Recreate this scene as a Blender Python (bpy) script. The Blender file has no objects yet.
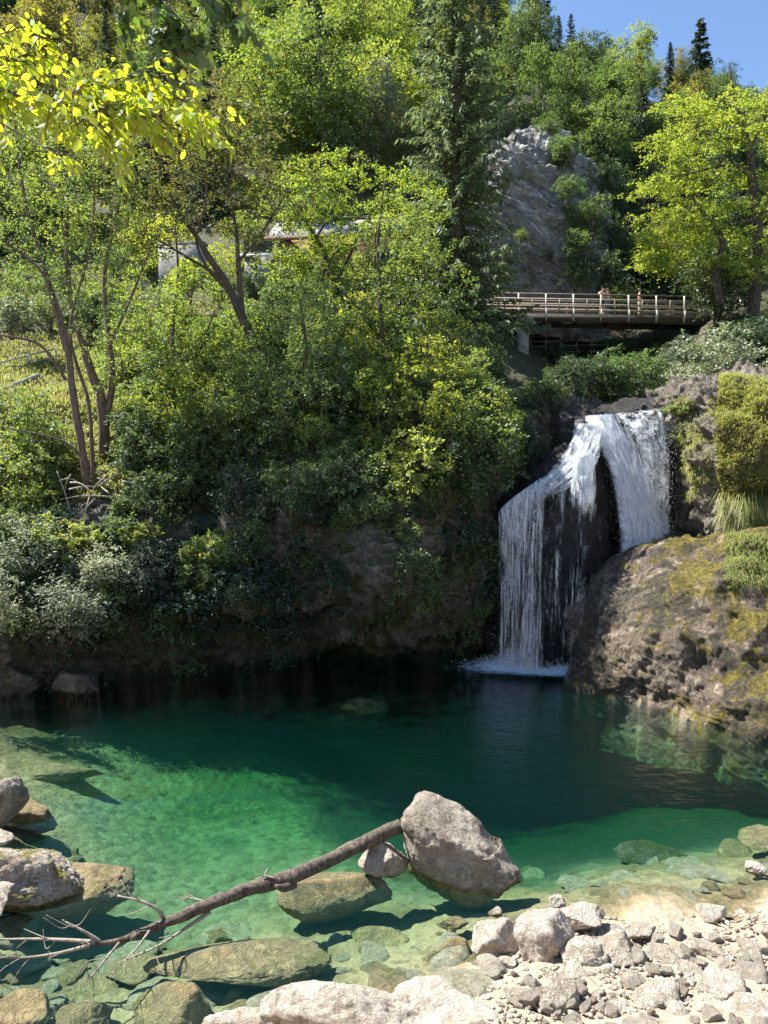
import bpy, math, random
import numpy as np
from mathutils import Vector, Matrix, Euler
R = math.radians
SC = bpy.context.scene
COL = SC.collection
rng = np.random.default_rng(7)
random.seed(7)

# ---------------------------------------------------------------- camera
CAMZ = 7.0; FPX = 745.0; TH = math.atan((512 - 470) / FPX)
FWD = np.array([0, math.cos(TH), -math.sin(TH)]); UPV = np.array([0, math.sin(TH), math.cos(TH)])
def ray(px, py):
    return FWD + (px - 384) / FPX * np.array([1., 0, 0]) + (512 - py) / FPX * UPV
def P(px, py, Y):
    d = ray(px, py); return np.array([0, 0, CAMZ]) + d * (Y / d[1])
def Z(px, py, z=0.0):
    d = ray(px, py); return np.array([0, 0, CAMZ]) + d * ((z - CAMZ) / d[2])
def proj(v):
    v = np.asarray(v, float) - np.array([0, 0, CAMZ])
    dep = v @ FWD
    return 384 + FPX * v[..., 0] / dep, 512 - FPX * (v @ UPV) / dep, dep
cam = bpy.data.cameras.new('camera'); co = bpy.data.objects.new('camera', cam); COL.objects.link(co)
co.location = (0, 0, CAMZ); co.rotation_euler = (R(90) - TH, 0, 0)
cam.sensor_fit = 'VERTICAL'; cam.sensor_height = 24; cam.lens = FPX / 1024 * 24
cam.clip_start = 0.1; cam.clip_end = 5000
SC.camera = co

# ---------------------------------------------------------------- light
SUN_AZ = R(-68)      # from +Y towards -X
SUN_EL = R(53)
w = bpy.data.worlds.new('World'); SC.world = w; w.use_nodes = True
nt = w.node_tree; bg = nt.nodes['Background']
sky = nt.nodes.new('ShaderNodeTexSky'); sky.sky_type = 'NISHITA'; sky.sun_disc = False
sky.sun_elevation = SUN_EL; sky.sun_rotation = SUN_AZ
sky.air_density = 1.0; sky.dust_density = 0.0; sky.ozone_density = 3.5; sky.altitude = 600
nt.links.new(sky.outputs[0], bg.inputs[0]); bg.inputs[1].default_value = 0.09
sl = bpy.data.lights.new('sun', 'SUN'); sl.energy = 5.0; sl.angle = R(0.5); sl.color = (1.0, 0.95, 0.86)
so = bpy.data.objects.new('sun', sl); COL.objects.link(so)
SUNV = Vector((math.sin(SUN_AZ) * math.cos(SUN_EL), math.cos(SUN_AZ) * math.cos(SUN_EL), math.sin(SUN_EL)))
so.rotation_euler = SUNV.to_track_quat('Z', 'Y').to_euler()
SC.view_settings.view_transform = 'Standard'; SC.view_settings.look = 'None'
SC.view_settings.exposure = 1.45; SC.view_settings.gamma = 1.0; SC.view_settings.use_curve_mapping = False
cy = SC.cycles if hasattr(SC, 'cycles') else None
SC.render.engine = 'CYCLES'
cy = SC.cycles
cy.max_bounces = 7; cy.diffuse_bounces = 3; cy.glossy_bounces = 2; cy.transmission_bounces = 4
cy.transparent_max_bounces = 14; cy.volume_bounces = 0; cy.use_denoising = True
cy.caustics_reflective = False; cy.caustics_refractive = False
cy.sample_clamp_indirect = 6.0

# ---------------------------------------------------------------- object helpers
def tag(o, label=None, cat=None, group=None, kind=None):
    if label: o['label'] = label
    if cat: o['category'] = cat
    if group: o['group'] = group
    if kind: o['kind'] = kind
    return o
def mesh(name, V, F, mats=None, smooth=False, uv=None, mi=None):
    """V (N,3); F list of arrays of equal-sized faces or one (M,k) array"""
    me = bpy.data.meshes.new(name)
    V = np.asarray(V, np.float32)
    Fs = F if isinstance(F, list) else [F]
    Fs = [np.asarray(f, np.int32) for f in Fs if len(f)]
    li = np.concatenate([f.ravel() for f in Fs]); tot = np.concatenate([np.full(len(f), f.shape[1], np.int32) for f in Fs])
    st = np.concatenate([[0], np.cumsum(tot)[:-1]]).astype(np.int32)
    me.vertices.add(len(V)); me.vertices.foreach_set('co', V.ravel())
    me.loops.add(len(li)); me.loops.foreach_set('vertex_index', li.astype(np.int32))
    me.polygons.add(len(tot)); me.polygons.foreach_set('loop_start', st)
    me.polygons.foreach_set('loop_total', tot)
    if smooth: me.polygons.foreach_set('use_smooth', np.ones(len(tot), bool))
    if uv is not None:
        l = me.uv_layers.new(name='uv'); l.data.foreach_set('uv', np.asarray(uv, np.float32)[li].ravel())
    for m in (mats if isinstance(mats, (list, tuple)) else [mats]):
        if m: me.materials.append(m)
    if mi is not None: me.polygons.foreach_set('material_index', np.asarray(mi, np.int32))
    me.update(calc_edges=True)
    return me
def link(name, me, parent=None, loc=None, rot=None, scale=None):
    o = bpy.data.objects.new(name, me); COL.objects.link(o)
    if parent: o.parent = parent
    if loc is not None: o.location = tuple(float(c) for c in loc)
    if rot is not None: o.rotation_euler = rot
    if scale is not None: o.scale = scale
    return o
def empty(name, loc=(0, 0, 0), rz=0, scale=1):
    o = bpy.data.objects.new(name, None); COL.objects.link(o); o.location = tuple(float(c) for c in loc)
    o.rotation_euler = (0, 0, rz); o.empty_display_size = .3
    s = scale if isinstance(scale, tuple) else (scale,) * 3
    o.scale = s
    return o
def dup(root, loc=None, rot=None, scale=None, mats=None):
    r = root.copy(); COL.objects.link(r)
    if loc is not None: r.location = tuple(float(c) for c in loc)
    if rot is not None: r.rotation_euler = rot
    if scale is not None: r.scale = scale if isinstance(scale, tuple) else (scale,) * 3
    for ch in list(root.children):
        c = ch.copy(); COL.objects.link(c); c.parent = r
        if mats and ch.name.split('.')[0] in mats:
            c.material_slots[0].link = 'OBJECT'; c.material_slots[0].material = mats[ch.name.split('.')[0]]
        for g in list(ch.children):
            d = g.copy(); COL.objects.link(d); d.parent = c
    return r

# ---------------------------------------------------------------- noise
def _h(ix, iy, iz, s):
    n = (ix * 374761393 + iy * 668265263 + iz * 2147483647 // 3 + s * 974711) & 0xffffffff
    n = ((n ^ (n >> 13)) * 1274126177) & 0xffffffff
    n = ((n ^ (n >> 15)) * 2246822519) & 0xffffffff
    return ((n ^ (n >> 16)) & 0xffffff) / 0xffffff * 2 - 1
def vn(p, s=0):
    i = np.floor(p).astype(np.int64); f = p - i; u = f * f * f * (f * (f * 6 - 15) + 10)
    x, y, z = i[..., 0], i[..., 1], i[..., 2]; a, b, c = u[..., 0], u[..., 1], u[..., 2]
    r = 0
    for dx in (0, 1):
        for dy in (0, 1):
            for dz in (0, 1):
                r = r + _h(x + dx, y + dy, z + dz, s) * (a if dx else 1 - a) * (b if dy else 1 - b) * (c if dz else 1 - c)
    return r
def fbm(p, o=4, s=0, rid=False, g=0.5):
    p = np.asarray(p, float); a = 1.0; r = 0; t = 0
    for k in range(o):
        n = vn(p * (2.03 ** k) + k * 17.3, s + k)
        r = r + a * ((1 - 2 * np.abs(n)) if rid else n); t += a; a *= g
    return r / t

def blocky(x, n=5, e=.3):
    b = (x + 1) * n; f = b - np.floor(b); s = np.clip((f - (1 - e)) / e, 0, 1); s = s * s * (3 - 2 * s)
    return (np.floor(b) + s + f * .15) / n - 1
# ---------------------------------------------------------------- loft
def cr(A, n, axis):
    A = np.moveaxis(np.asarray(A, float), axis, 0); m = len(A)
    t = np.linspace(0, m - 1, n); i = np.minimum(t.astype(int), m - 2); f = (t - i).reshape((-1,) + (1,) * (A.ndim - 1))
    p0 = A[np.maximum(i - 1, 0)]; p1 = A[i]; p2 = A[i + 1]; p3 = A[np.minimum(i + 2, m - 1)]
    r = 0.5 * (2 * p1 + (p2 - p0) * f + (2 * p0 - 5 * p1 + 4 * p2 - p3) * f * f + (3 * p1 - p0 - 3 * p2 + p3) * f ** 3)
    return np.moveaxis(r, 0, axis)
def grid_faces(n, m):
    i = np.arange(n - 1)[:, None] * m + np.arange(m - 1)[None]
    return np.stack([i, i + 1, i + m + 1, i + m], -1).reshape(-1, 4)
def normals(G):
    du = np.gradient(G, axis=0); dv = np.gradient(G, axis=1)
    n = np.cross(dv, du); return n / (np.linalg.norm(n, axis=-1, keepdims=True) + 1e-9)
def loft(ctrl, n, m):
    return cr(cr(ctrl, n, 0), m, 1)

# ---------------------------------------------------------------- materials
class NT:
    def __init__(s, name):
        s.m = bpy.data.materials.new(name); s.m.use_nodes = True; s.t = s.m.node_tree
        s.t.nodes.clear(); s.out = s.n('ShaderNodeOutputMaterial')
    def n(s, t, **k):
        x = s.t.nodes.new(t)
        for a, b in k.items(): setattr(x, a, b)
        return x
    def l(s, a, b): s.t.links.new(a, b)
    def set(s, sock, v):
        if hasattr(v, 'links') or isinstance(v, bpy.types.NodeSocket): s.l(v, sock)
        else: sock.default_value = v if not (isinstance(v, tuple) and len(v) == 3 and sock.type == 'RGBA') else (*v, 1)
    def noise(s, vec, scale, detail=6, rough=.6, dist=0, kind=None):
        x = s.n('ShaderNodeTexNoise')
        if kind: x.noise_type = kind
        s.l(vec, x.inputs['Vector']); x.inputs['Scale'].default_value = scale; x.inputs['Detail'].default_value = detail
        x.inputs['Roughness'].default_value = rough; x.inputs['Distortion'].default_value = dist
        return x.outputs[0]
    def ramp(s, f, a, b, c0=None, c1=None):
        if a > b:
            a, b = b, a; c0, c1 = (1., 0.) if c0 is None else (c1, c0)
        x = s.n('ShaderNodeMapRange'); x.interpolation_type = 'SMOOTHSTEP'
        s.l(f, x.inputs[0]); x.inputs[1].default_value = a; x.inputs[2].default_value = b
        if c0 is not None: x.inputs[3].default_value = c0; x.inputs[4].default_value = c1
        return x.outputs[0]
    def mix(s, f, a, b, mode='MIX'):
        x = s.n('ShaderNodeMix', data_type='RGBA', blend_type=mode)
        s.set(x.inputs[0], f); s.set(x.inputs[6], a); s.set(x.inputs[7], b); return x.outputs[2]
    def math(s, op, a, b=0.0, c=None):
        x = s.n('ShaderNodeMath', operation=op); s.set(x.inputs[0], a); s.set(x.inputs[1], b)
        if c is not None: s.set(x.inputs[2], c)
        return x.outputs[0]
    def bump(s, h, d, st=1.0, nrm=None):
        x = s.n('ShaderNodeBump'); s.l(h, x.inputs['Height']); x.inputs['Distance'].default_value = d; x.inputs['Strength'].default_value = st
        if nrm: s.l(nrm, x.inputs['Normal'])
        return x.outputs[0]
    def pos(s): return s.n('ShaderNodeNewGeometry').outputs['Position']
    def obj(s): return s.n('ShaderNodeTexCoord').outputs['Object']
    def map(s, v, sc=(1, 1, 1)):
        x = s.n('ShaderNodeMapping'); s.l(v, x.inputs[0]); x.inputs[3].default_value = sc; return x.outputs[0]
    def principled(s, col, rough=.8, nrm=None, **k):
        b = s.n('ShaderNodeBsdfPrincipled'); s.set(b.inputs['Base Color'], col); s.set(b.inputs['Roughness'], rough)
        if nrm: s.l(nrm, b.inputs['Normal'])
        for a, v in k.items(): s.set(b.inputs[a.replace('_', ' ')], v)
        s.l(b.outputs[0], s.out.inputs[0]); return b

def rock_mat(name, light, dark, moss=None, moss_amt=.0, scale=1.0, bump=.06, algae=False, coord='pos', wet=0.0, lichen=0.0, strata=None):
    m = NT(name); v = m.pos() if coord == 'pos' else m.obj()
    n1 = m.noise(v, .9 * scale, 8, .65, .4); n2 = m.noise(v, 5 * scale, 8, .7); n3 = m.noise(v, 22 * scale, 6, .7)
    c = m.mix(m.ramp(n1, .35, .65), dark, light)
    c = m.mix(m.ramp(n2, .40, .72, 0, .75), c, tuple(min(1, x * 1.25 + .02) for x in light))
    st = m.noise(m.map(v, (1, 1, .25)), 2.6 * scale, 7, .75, 1.2)
    c = m.mix(m.ramp(st, .52, .68, 0, .8), c, tuple(x * .45 for x in dark))
    c = m.mix(m.ramp(n3, .5, .72, 0, .35), c, tuple(x * .5 for x in dark))
    if lichen:
        n5 = m.noise(v, 9 * scale, 5, .8, .6)
        c = m.mix(m.ramp(n5, .62 - lichen * .1, .68, 0, .85), c, (.045, .042, .03))
    g = m.n('ShaderNodeNewGeometry'); sx = m.n('ShaderNodeSeparateXYZ'); m.l(g.outputs['True Normal'], sx.inputs[0])
    nrmz = sx.outputs[2]
    if moss:
        n4 = m.noise(v, 1.1 * scale, 9, .72, .8); n6 = m.noise(v, 6 * scale, 5, .7)
        f = m.math('ADD', m.math('ADD', n4, m.math('MULTIPLY', nrmz, .16)), m.math('MULTIPLY', n6, .22))
        th = .95 - moss_amt * .35
        mc = m.mix(m.ramp(n6, .35, .68), tuple(x * .45 for x in moss), moss)
        mc = m.mix(m.ramp(m.noise(v, 40 * scale, 4, .7), .35, .7), mc, tuple(x * 1.5 for x in moss))
        c = m.mix(m.ramp(f, th - .05, th + .05), c, mc)
    if algae:
        pz = m.n('ShaderNodeSeparateXYZ'); m.l(m.pos(), pz.inputs[0])
        zz = m.math('ADD', pz.outputs[2], m.math('MULTIPLY', n2, .12))
        c = m.mix(m.ramp(zz, .16, .04), c, m.mix(m.ramp(n2, .35, .65), (.13, .10, .035), (.34, .27, .12)))
    rough = m.ramp(n2, .3, .7, .75 - wet * .5, .95 - wet * .55)
    h = m.math('ADD', m.math('MULTIPLY', n1, 1.0), m.math('ADD', m.math('MULTIPLY', n2, .5), m.math('MULTIPLY', n3, .22)))
    cr1 = m.math('ABSOLUTE', m.math('SUBTRACT', m.noise(v, 1.7 * scale, 6, .62, .8), .5))
    cr2 = m.math('ABSOLUTE', m.math('SUBTRACT', m.noise(v, 4.6 * scale, 5, .7, .5), .5))
    h = m.math('ADD', h, m.math('ADD', m.math('MULTIPLY', m.ramp(cr1, 0, .035), .22), m.math('MULTIPLY', m.ramp(cr2, 0, .05), .16)))
    pit = m.noise(v, 34 * scale, 4, .75); h = m.math('ADD', h, m.math('MULTIPLY', m.ramp(pit, .38, .55), .10))
    m.principled(c, rough, m.bump(h, bump / scale * 3, .9))
    return m.m

def leaf_mat(name, col, trans, var=.25, tf=.5, gloss=.05, autumn=None):
    m = NT(name)
    g = m.n('ShaderNodeNewGeometry'); oi = m.n('ShaderNodeObjectInfo')
    r = g.outputs['Random Per Island']
    n = m.noise(m.pos(), .55, 3, .6)
    f = m.math('ADD', m.math('MULTIPLY', m.math('SUBTRACT', r, .5), var * 2), m.math('MULTIPLY', m.math('SUBTRACT', n, .5), var * 2.4))
    f = m.math('ADD', f, m.math('MULTIPLY', m.math('SUBTRACT', oi.outputs['Random'], .5), var * 1.6))
    br = m.math('ADD', 1.0, f)
    hs = m.n('ShaderNodeHueSaturation'); hs2 = m.n('ShaderNodeHueSaturation')
    hue = m.math('ADD', .5, m.math('MULTIPLY', m.math('SUBTRACT', r, .6), .05))
    hue = m.math('ADD', hue, m.math('MULTIPLY', m.math('SUBTRACT', oi.outputs['Random'], .5), -.035))
    for h, c in ((hs, col), (hs2, trans)):
        m.l(hue, h.inputs['Hue']); m.l(br, h.inputs['Value']); h.inputs['Color'].default_value = (*c, 1)
    a, b = hs.outputs[0], hs2.outputs[0]
    if autumn:
        aa = m.ramp(r, .86, .97); a = m.mix(aa, a, autumn); b = m.mix(aa, b, tuple(min(1, x * 1.8) for x in autumn))
    d = m.n('ShaderNodeBsdfDiffuse'); t = m.n('ShaderNodeBsdfTranslucent'); m.l(a, d.inputs[0]); m.l(b, t.inputs[0])
    mx = m.n('ShaderNodeMixShader'); mx.inputs[0].default_value = tf; m.l(d.outputs[0], mx.inputs[1]); m.l(t.outputs[0], mx.inputs[2])
    gl = m.n('ShaderNodeBsdfGlossy'); gl.inputs['Roughness'].default_value = .6; gl.inputs[0].default_value = (.9, .95, 1, 1)
    mx2 = m.n('ShaderNodeMixShader'); mx2.inputs[0].default_value = gloss
    m.l(mx.outputs[0], mx2.inputs[1]); m.l(gl.outputs[0], mx2.inputs[2]); m.l(mx2.outputs[0], m.out.inputs[0])
    return m.m

def bark_mat(name, a, b, scale=1.0):
    m = NT(name); v = m.map(m.obj(), (1, 1, .3)); n = m.noise(v, 9 * scale, 7, .75, .5); n2 = m.noise(m.obj(), 1.6 * scale, 4, .6)
    c = m.mix(m.ramp(n, .35, .68), a, b); c = m.mix(m.ramp(n2, .55, .7, 0, .6), c, (.10, .11, .055))
    m.principled(c, .9, m.bump(n, .03, .9)); return m.m
def plain(name, a, b=None, scale=6, rough=.8, bump=.01, stretch=(1, 1, 1), metallic=0):
    m = NT(name); v = m.map(m.obj(), stretch); n = m.noise(v, scale, 6, .65)
    m.principled(m.mix(m.ramp(n, .3, .7), a, b or tuple(x * .7 for x in a)), rough, m.bump(n, bump, .7), Metallic=metallic); return m.m
# ================================================================ SETTING
M = {}
M['cliff'] = rock_mat('cliff_rock', (.30, .27, .23), (.11, .09, .07), (.07, .085, .02), .62, .55, .12)
M['bank'] = M['cliff']
M['wet'] = rock_mat('wet_black_rock', (.06, .055, .05), (.02, .018, .016), (.03, .035, .012), .35, .8, .1, wet=.7)
M['mossy'] = rock_mat('mossy_boulder_rock', (.42, .36, .29), (.10, .075, .045), (.30, .22, .02), .60, .42, .07, algae=False, lichen=.9)
M['white'] = rock_mat('white_limestone', (.70, .635, .54), (.48, .41, .33), None, 0, 1.3, .06, algae=True, coord='obj', lichen=.0)
M['grey'] = rock_mat('grey_limestone', (.62, .555, .46), (.38, .32, .25), (.10, .09, .025), .25, 1.4, .06, algae=True, coord='obj', lichen=.2)
M['boulder'] = rock_mat('weathered_limestone', (.54, .49, .41), (.24, .19, .135), (.12, .10, .025), .3, 1.1, .06, algae=True, coord='obj', lichen=.9)
M['ochre'] = rock_mat('algae_rock', (.38, .31, .16), (.19, .15, .07), (.16, .15, .05), .4, 1.1, .05, coord='obj')
M['face'] = rock_mat('pale_rock_face', (.74, .70, .64), (.34, .31, .28), (.06, .08, .03), .28, .4, .3)

# ---- pool bed and near shore: one height field
bedpts = [(768,882,-.04),(700,896,-.08),(640,893,-.12),(600,905,-.10),(540,912,-.12),(660,918,.04),(600,925,.08),(480,935,-.2),(768,930,.28),(700,950,.28),(620,950,.3),(540,960,.25),
 (768,1010,.75),(650,1010,.65),(560,1010,.5),(470,1015,.3),(380,1020,.0),(600,872,-.9),(540,885,-1.1),(690,862,-.7),(768,850,-.6),(640,840,-2.4),(720,830,-1.9),(768,815,-2.2),
 (620,790,-4.2),(700,775,-3.6),(768,790,-2.2),(540,830,-3.6),(480,815,-4.4),(500,790,-5.2),(430,780,-4.6),(560,740,-5.6),(400,830,-2.6),(600,820,-3.4),(660,820,-2.4),(330,770,-2.6),(250,780,-2.1),(270,740,-2.6),(200,800,-1.9),(150,840,-1.5),(230,860,-1.5),
 (330,850,-1.7),(300,900,-1.1),(380,905,-.8),(430,915,-.7),(350,950,-.55),(420,960,-.35),(250,930,-.9),(120,905,-1.0),(60,930,-.8),(60,980,-.6),(150,1000,-.55),(240,1000,-.4),
 (0,1015,-.4),(0,880,-.15),(0,790,-.2),(60,770,-.7),(100,740,-1.0),(0,730,-.5),(120,700,-1.9),(60,715,-1.0),(200,700,-3),(300,690,-4),(400,690,-4.8),(520,690,-5),(-120,850,.9),(-120,780,.8),(-120,930,.4),(-100,1000,.2),(-250,850,2.0),
 (900,900,.7),(900,1000,1.2),(950,820,.2),(900,780,-.6)]
BX = np.array([Z(a, b, c) for a, b, c in bedpts])
extra = np.array([[0,6.2,1.0],[-4,6.2,.8],[4,6.5,1.5],[0,4,2.6],[-5,4,2.4],[5,4,2.8],[0,0,5.2],[-8,0,5],[8,0,5.4],[0,-8,8],[-12,-8,8],[12,-8,8],[0,-20,9],[-20,-20,9],[20,-20,9],
  [-14,12,3],[-14,6,4],[14,8,3],[14,12,1.8],[-20,18,4],[0,31,-5],[-15,31,-4],[15,31,-4],[24,20,2],[24,10,4],[-26,10,6]], float)
BX = np.vstack([BX, extra])
def tps(d): return np.where(d > 1e-6, d * d * np.log(np.maximum(d, 1e-6)), 0)
Dm = np.linalg.norm(BX[:, None, :2] - BX[None, :, :2], axis=-1); nB = len(BX)
K = np.zeros((nB + 3, nB + 3)); K[:nB, :nB] = tps(Dm) + np.eye(nB) * .04; K[:nB, nB] = 1; K[:nB, nB + 1:] = BX[:, :2]; K[nB:, :nB] = K[:nB, nB:].T
Wt = np.linalg.solve(K, np.concatenate([BX[:, 2], [0, 0, 0]]))
def bedz(x, y):
    x = np.asarray(x, float); y = np.asarray(y, float)
    q = np.stack([x.ravel(), y.ravel()], -1)
    d = np.linalg.norm(q[:, None] - BX[None, :, :2], axis=-1)
    z = tps(d) @ Wt[:nB] + Wt[nB] + q @ Wt[nB + 1:]
    z = np.clip(z, -5.2, 9.5)
    return z.reshape(x.shape)
def axis_(segs):
    return np.unique(np.concatenate([np.linspace(a, b, n) for a, b, n in segs]))
xs = axis_([(-45, -14, 32), (-14, 14, 420), (14, 45, 32)]); ys = axis_([(-25, 6, 40), (6, 20, 300), (20, 34, 90)])
gx, gy = np.meshgrid(xs, ys, indexing='ij')
gz = np.concatenate([bedz(gx[i:i + 40], gy[i:i + 40]) for i in range(0, len(gx), 40)])
pp = np.stack([gx, gy, gz], -1)
# rubbly surface
gz = gz + .10 * fbm(pp * .9, 4, 3) + .05 * fbm(pp * np.array([3.1, 3.1, 1]), 4, 5, rid=True) + .015 * fbm(pp * 11, 2, 9)
pp[..., 2] = gz
m = NT('pale_gravel_bed')
v = m.pos(); n1 = m.noise(v, .7, 7, .65, .6); n2 = m.noise(v, 4, 7, .7, .3); n3 = m.noise(v, 18, 5, .7)
vo = m.n('ShaderNodeTexVoronoi'); m.l(v, vo.inputs[0]); vo.inputs['Scale'].default_value = 5; vo.inputs['Randomness'].default_value = 1
vo2 = m.n('ShaderNodeTexVoronoi'); m.l(v, vo2.inputs[0]); vo2.inputs['Scale'].default_value = 13
hs = m.n('ShaderNodeSeparateColor'); m.l(vo.outputs['Color'], hs.inputs[0])
c = m.mix(m.ramp(n2, .3, .7), (.085, .085, .045), (.165, .155, .10)); c = m.mix(m.ramp(hs.outputs[0], .1, .9, 0, .3), c, (.32, .31, .21))
pz = m.n('ShaderNodeSeparateXYZ'); m.l(v, pz.inputs[0])
zz = m.math('ADD', pz.outputs[2], m.math('MULTIPLY', n2, .25))
dry = m.mix(m.ramp(n3, .3, .7), (.25, .185, .13), (.46, .37, .28))
alg = m.mix(m.ramp(n1, .42, .58), (.125, .095, .04), (.25, .205, .115)); alg = m.mix(m.ramp(n3, .5, .75, 0, .5), alg, (.36, .33, .24)); alg = m.mix(m.ramp(n2, .52, .62, 0, .6), alg, (.08, .07, .03))
c = m.mix(m.ramp(zz, -1.0, -.5), c, alg); c = m.mix(m.ramp(zz, .14, .24), c, dry)
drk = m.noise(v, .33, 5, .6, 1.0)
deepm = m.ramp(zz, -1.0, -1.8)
c = m.mix(m.math('MULTIPLY', m.ramp(m.math('ADD', drk, m.math('MULTIPLY', m.ramp(pz.outputs[0], -1.5, 1.5), .12)), .50, .60, 0, .88), deepm), c, (.06, .085, .045)); zx = m.math('ADD', zz, m.math('MULTIPLY', m.math('SUBTRACT', 1.0, m.ramp(pz.outputs[0], -3.2, .8)), 1.4)); c = m.mix(m.ramp(zx, -.40, -1.5), c, (.022, .034, .026))  # bed darkened by depth and to the right: deep water's dimness put into colour
hh = m.math('ADD', m.math('MULTIPLY', vo.outputs[0], -.6), m.math('ADD', m.math('MULTIPLY', vo2.outputs[0], -.3), m.math('MULTIPLY', n3, .4)))
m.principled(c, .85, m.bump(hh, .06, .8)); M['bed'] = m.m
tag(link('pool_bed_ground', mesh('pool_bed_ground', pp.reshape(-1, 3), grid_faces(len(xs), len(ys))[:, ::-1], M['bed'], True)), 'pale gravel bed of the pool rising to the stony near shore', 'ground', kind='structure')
bigV = [(-2500, -2500, -7), (2500, -2500, -7), (2500, 2500, -7), (-2500, 2500, -7)]
M['soil'] = plain('forest_soil', (.06, .055, .03), (.03, .04, .015), .8, .95, .05)
tag(link('ground', mesh('ground', bigV, np.array([[0, 1, 2, 3]]), M['soil'])), 'ground reaching out to the horizon', 'ground', kind='structure')

# ---- water
m = NT('clear_green_water')
v = m.pos(); n = m.noise(m.map(v, (1, 1.5, 1)), 2.2, 4, .55, .6); n2 = m.noise(m.map(v, (1, 2.2, 1)), 7, 3, .6)
sx = m.n('ShaderNodeSeparateXYZ'); m.l(v, sx.inputs[0])
amp = m.math('ADD', m.math('ADD', m.ramp(sx.outputs[0], -3.8, -1, .02, .34), m.ramp(sx.outputs[1], 16.5, 21, 0, .55)), m.math('MULTIPLY', m.ramp(sx.outputs[0], -1.5, 3), m.ramp(sx.outputs[1], 8, 15, .2, 1.0)))
h = m.math('MULTIPLY', m.math('ADD', n, m.math('MULTIPLY', n2, .45)), amp)
bn = m.bump(h, .05, .9)
tr = m.n('ShaderNodeBsdfTransparent'); tr.inputs[0].default_value = (.97, 1, .99, 1)
gl = m.n('ShaderNodeBsdfGlossy'); gl.inputs['Roughness'].default_value = .03; m.l(bn, gl.inputs['Normal'])
ge = m.n('ShaderNodeNewGeometry'); dp = m.n('ShaderNodeVectorMath', operation='DOT_PRODUCT'); m.l(ge.outputs['Incoming'], dp.inputs[0]); m.l(bn, dp.inputs[1])
fq = m.math('POWER', m.math('SUBTRACT', 1.0, m.math('MINIMUM', 1.0, m.math('ABSOLUTE', dp.outputs['Value']))), 5.0)
fq = m.math('ADD', .02, m.math('MULTIPLY', fq, .98))
mx = m.n('ShaderNodeMixShader'); mk = m.n('ShaderNodeBsdfDiffuse'); mk.inputs[0].default_value = (.02, .26, .21, 1)   # teal diffuse share stands in for light scattered inside the water
mk2 = m.n('ShaderNodeMixShader'); mk2.inputs[0].default_value = .024; m.l(tr.outputs[0], mk2.inputs[1]); m.l(mk.outputs[0], mk2.inputs[2])
m.l(fq, mx.inputs[0]); m.l(mk2.outputs[0], mx.inputs[1]); m.l(gl.outputs[0], mx.inputs[2])
m.l(mx.outputs[0], m.out.inputs[0])
va = m.n('ShaderNodeVolumeAbsorption'); va.inputs[0].default_value = (.10, .70, .36, 1); va.inputs[1].default_value = .33
m.l(va.outputs[0], m.out.inputs['Volume'])
M['water'] = m.m; M['water'].cycles.homogeneous_volume = True
a, b, y0, y1, zb = -40, 40, 4.0, 33, -6.2
V = [(a, y0, 0), (b, y0, 0), (b, y1, 0), (a, y1, 0), (a, y0, zb), (b, y0, zb), (b, y1, zb), (a, y1, zb)]
F = np.array([[0, 1, 2, 3], [7, 6, 5, 4], [0, 4, 5, 1], [1, 5, 6, 2], [2, 6, 7, 3], [3, 7, 4, 0]])
tag(link('water', mesh('water', V, F, M['water'])), 'clear emerald green water of the plunge pool', 'water', kind='structure')

# ---- far bank, cliffs and wooded hillside: one lofted surface
cols = {
 -900: [(860,15),(800,15.5),(640,18),(480,24),(380,33),(320,45),(230,62),(60,98),(-100,140),(-120,230)],
 -350: [(800,19),(745,19),(640,20.5),(500,24.5),(400,33),(330,44),(240,60),(80,95),(-90,135),(-110,220)],
 -100: [(790,22.8),(722,23.0),(630,22.6),(510,25.5),(410,33),(345,43),(250,58),(95,93),(-70,132),(-90,220)],
 60:   [(760,25.4),(695,25.6),(615,24.0),(505,27),(410,33),(345,43),(250,57),(95,93),(-50,130),(-80,215)],
 180:  [(750,27.6),(680,27.8),(605,24.8),(490,28),(410,33),(340,43),(245,55),(95,93),(-30,128),(-60,210)],
 300:  [(740,29.0),(668,29.0),(592,25.0),(470,28.0),(385,33),(300,43.5),(236,51),(95,90),(-10,126),(-30,205)],
 400:  [(735,29.8),(662,29.8),(575,25.4),(440,28.2),(375,34),(303,45),(228,55),(90,90),(10,124),(0,200)],
 470:  [(730,30.0),(660,30.0),(565,26.6),(420,28.8),(365,36),(318,47),(250,56),(110,88),(40,122),(30,200)],
 515:  [(720,29.3),(662,29.3),(560,29.2),(425,29.8),(375,38),(348,49),(300,57),(130,68),(60,110),(60,190)],
 565:  [(720,30.6),(661,30.6),(540,30.7),(418,31.2),(398,40),(372,50),(318,58),(150,72),(90,104),(85,185)],
 625:  [(720,31.2),(660,31.2),(540,31.3),(417,31.8),(402,41),(378,51),(318,60),(190,74),(110,104),(100,185)],
 675:  [(725,30.4),(650,30.4),(540,30.5),(440,31.0),(395,38),(355,48),(305,58),(210,75),(130,102),(112,185)],
 730:  [(740,27.5),(640,27.8),(530,29),(425,31.5),(365,35),(318,45),(285,54),(205,74),(140,102),(125,185)],
 850:  [(760,25),(640,26),(520,28),(400,32),(350,35),(310,44),(260,54),(170,74),(130,102),(115,185)],
 1100: [(800,22),(640,24),(500,27),(390,31),(330,35),(280,43),(230,54),(130,74),(90,102),(80,185)],
 1700: [(860,16),(640,20),(500,25),(380,30),(300,35),(240,42),(190,54),(90,74),(50,102),(40,185)],
}
ks = sorted(cols)
C = np.array([[P(k, a, b) for a, b in cols[k]] for k in ks])
nu, nv = 860, 500
G = loft(C, nu, nv)
Nn = normals(G)
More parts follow.
